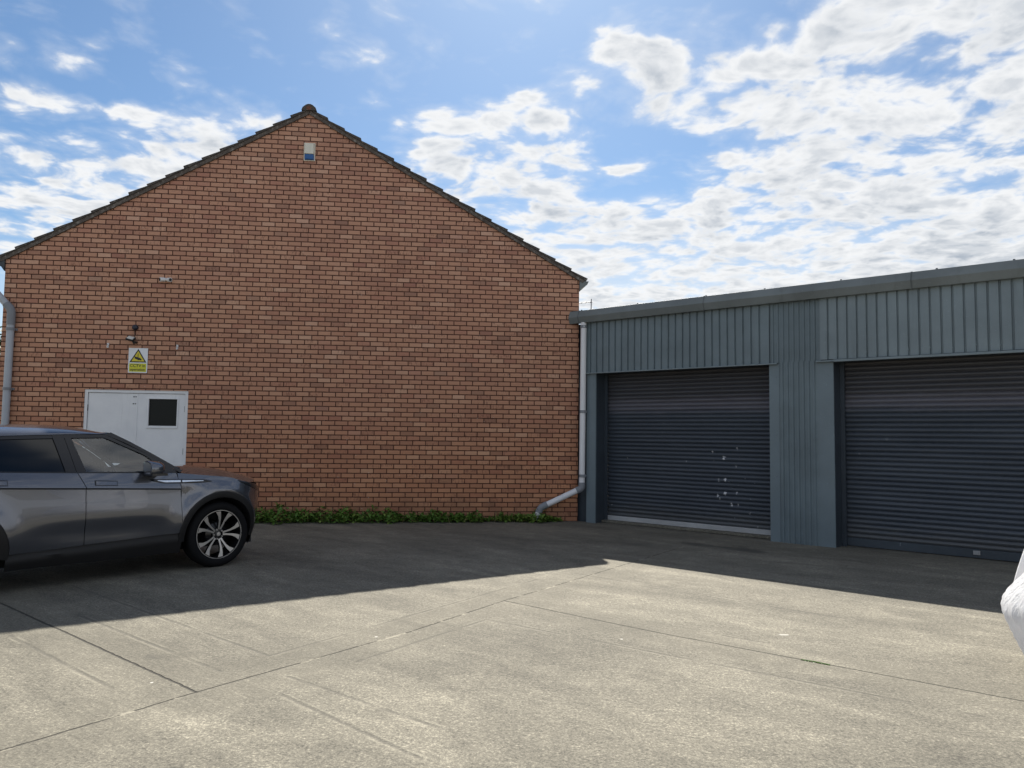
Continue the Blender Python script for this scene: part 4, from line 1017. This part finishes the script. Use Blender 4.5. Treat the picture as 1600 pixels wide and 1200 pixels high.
# interior
for y in (-.36, .36):
    q = MB(); rows = []
    for z, x, hw, th_ in ((.62, -1.42, .24, .10), (.80, -1.46, .25, .10), (1.0, -1.52, .24, .085), (1.13, -1.565, .19, .07), (1.16, -1.57, .12, .06)):
        rows.append([(x + th_ * math.copysign(abs(math.cos(a)) ** .6, math.cos(a)), y + hw * math.copysign(abs(math.sin(a)) ** .6, math.sin(a)), z) for a in [2 * math.pi * k / 20 for k in range(20)]])
    q.grid(rows, 0, True); q.face(rows[-1])
    rows = []
    for z, s2 in ((1.17, .8), (1.20, 1), (1.30, 1), (1.345, .85), (1.36, .3)): rows.append([(-1.585 + .05 * s2 * math.cos(a), y + .13 * s2 * math.copysign(abs(math.sin(a)) ** .7, math.sin(a)), z) for a in [2 * math.pi * k / 16 for k in range(16)]])
    q.grid(rows, 0, True); q.face(rows[-1]); q.box(-1.35, -.85, y - .24, y + .24, .42, .62); q.build('seat', M_PALE, car, smooth=50)
q = MB(); q.grid([[(x, y, z) for x, z in ((-.93, .70), (-.90, .92), (-.80, 1.0), (-.62, 1.045), (-.50, 1.055))] for y in (-.78, -.4, 0, .4, .78)]); q.build('dashboard', M_SEAT, car, smooth=50)
q = MB(); R0 = .175; rows = []
for k in range(36):
    a = 2 * math.pi * k / 36; d_ = Vector((.42 * -math.sin(a) * -1 * .0, 0, 0)); rows.append([])
    for j in range(10):
        b = 2 * math.pi * j / 10; rr_ = R0 + .015 * math.cos(b); loc_ = Vector((.015 * math.sin(b), rr_ * math.cos(a), rr_ * math.sin(a)))
        loc_.rotate(Matrix.Rotation(rad(-24), 3, 'Y')); rows[-1].append(loc_ + Vector((-.98, -.36, 1.03)))
q.grid(rows + [rows[0]], 0, True)
for a in (rad(180), rad(0), rad(270)):
    e0 = Vector((0, .05 * math.cos(a), .05 * math.sin(a))); e1 = Vector((0, R0 * math.cos(a), R0 * math.sin(a)))
    for e in (e0, e1): e.rotate(Matrix.Rotation(rad(-24), 3, 'Y'))
    q.tube([e0 + Vector((-.98, -.36, 1.03)), e1 + Vector((-.98, -.36, 1.03))], .018, 8)
q.tube([(-1.0, -.36, 1.03), (-.80, -.36, .95)], .06, 12); q.build('steering_wheel', M_SEAT, car, smooth=50)
q = MB(); q.box(-1.0, -.93, -.10, .10, 1.335, 1.39); q.build('rear_view_mirror', M_BLACK, car, bevel=.01)
q = MB(); q.box(-1.16, -1.02, -.55, -.20, 1.405, 1.42); q.build('sun_visor', mat('visor_grey', Base_Color=(.3, .3, .29), Roughness=.8), car)
bpy.context.view_layer.update()
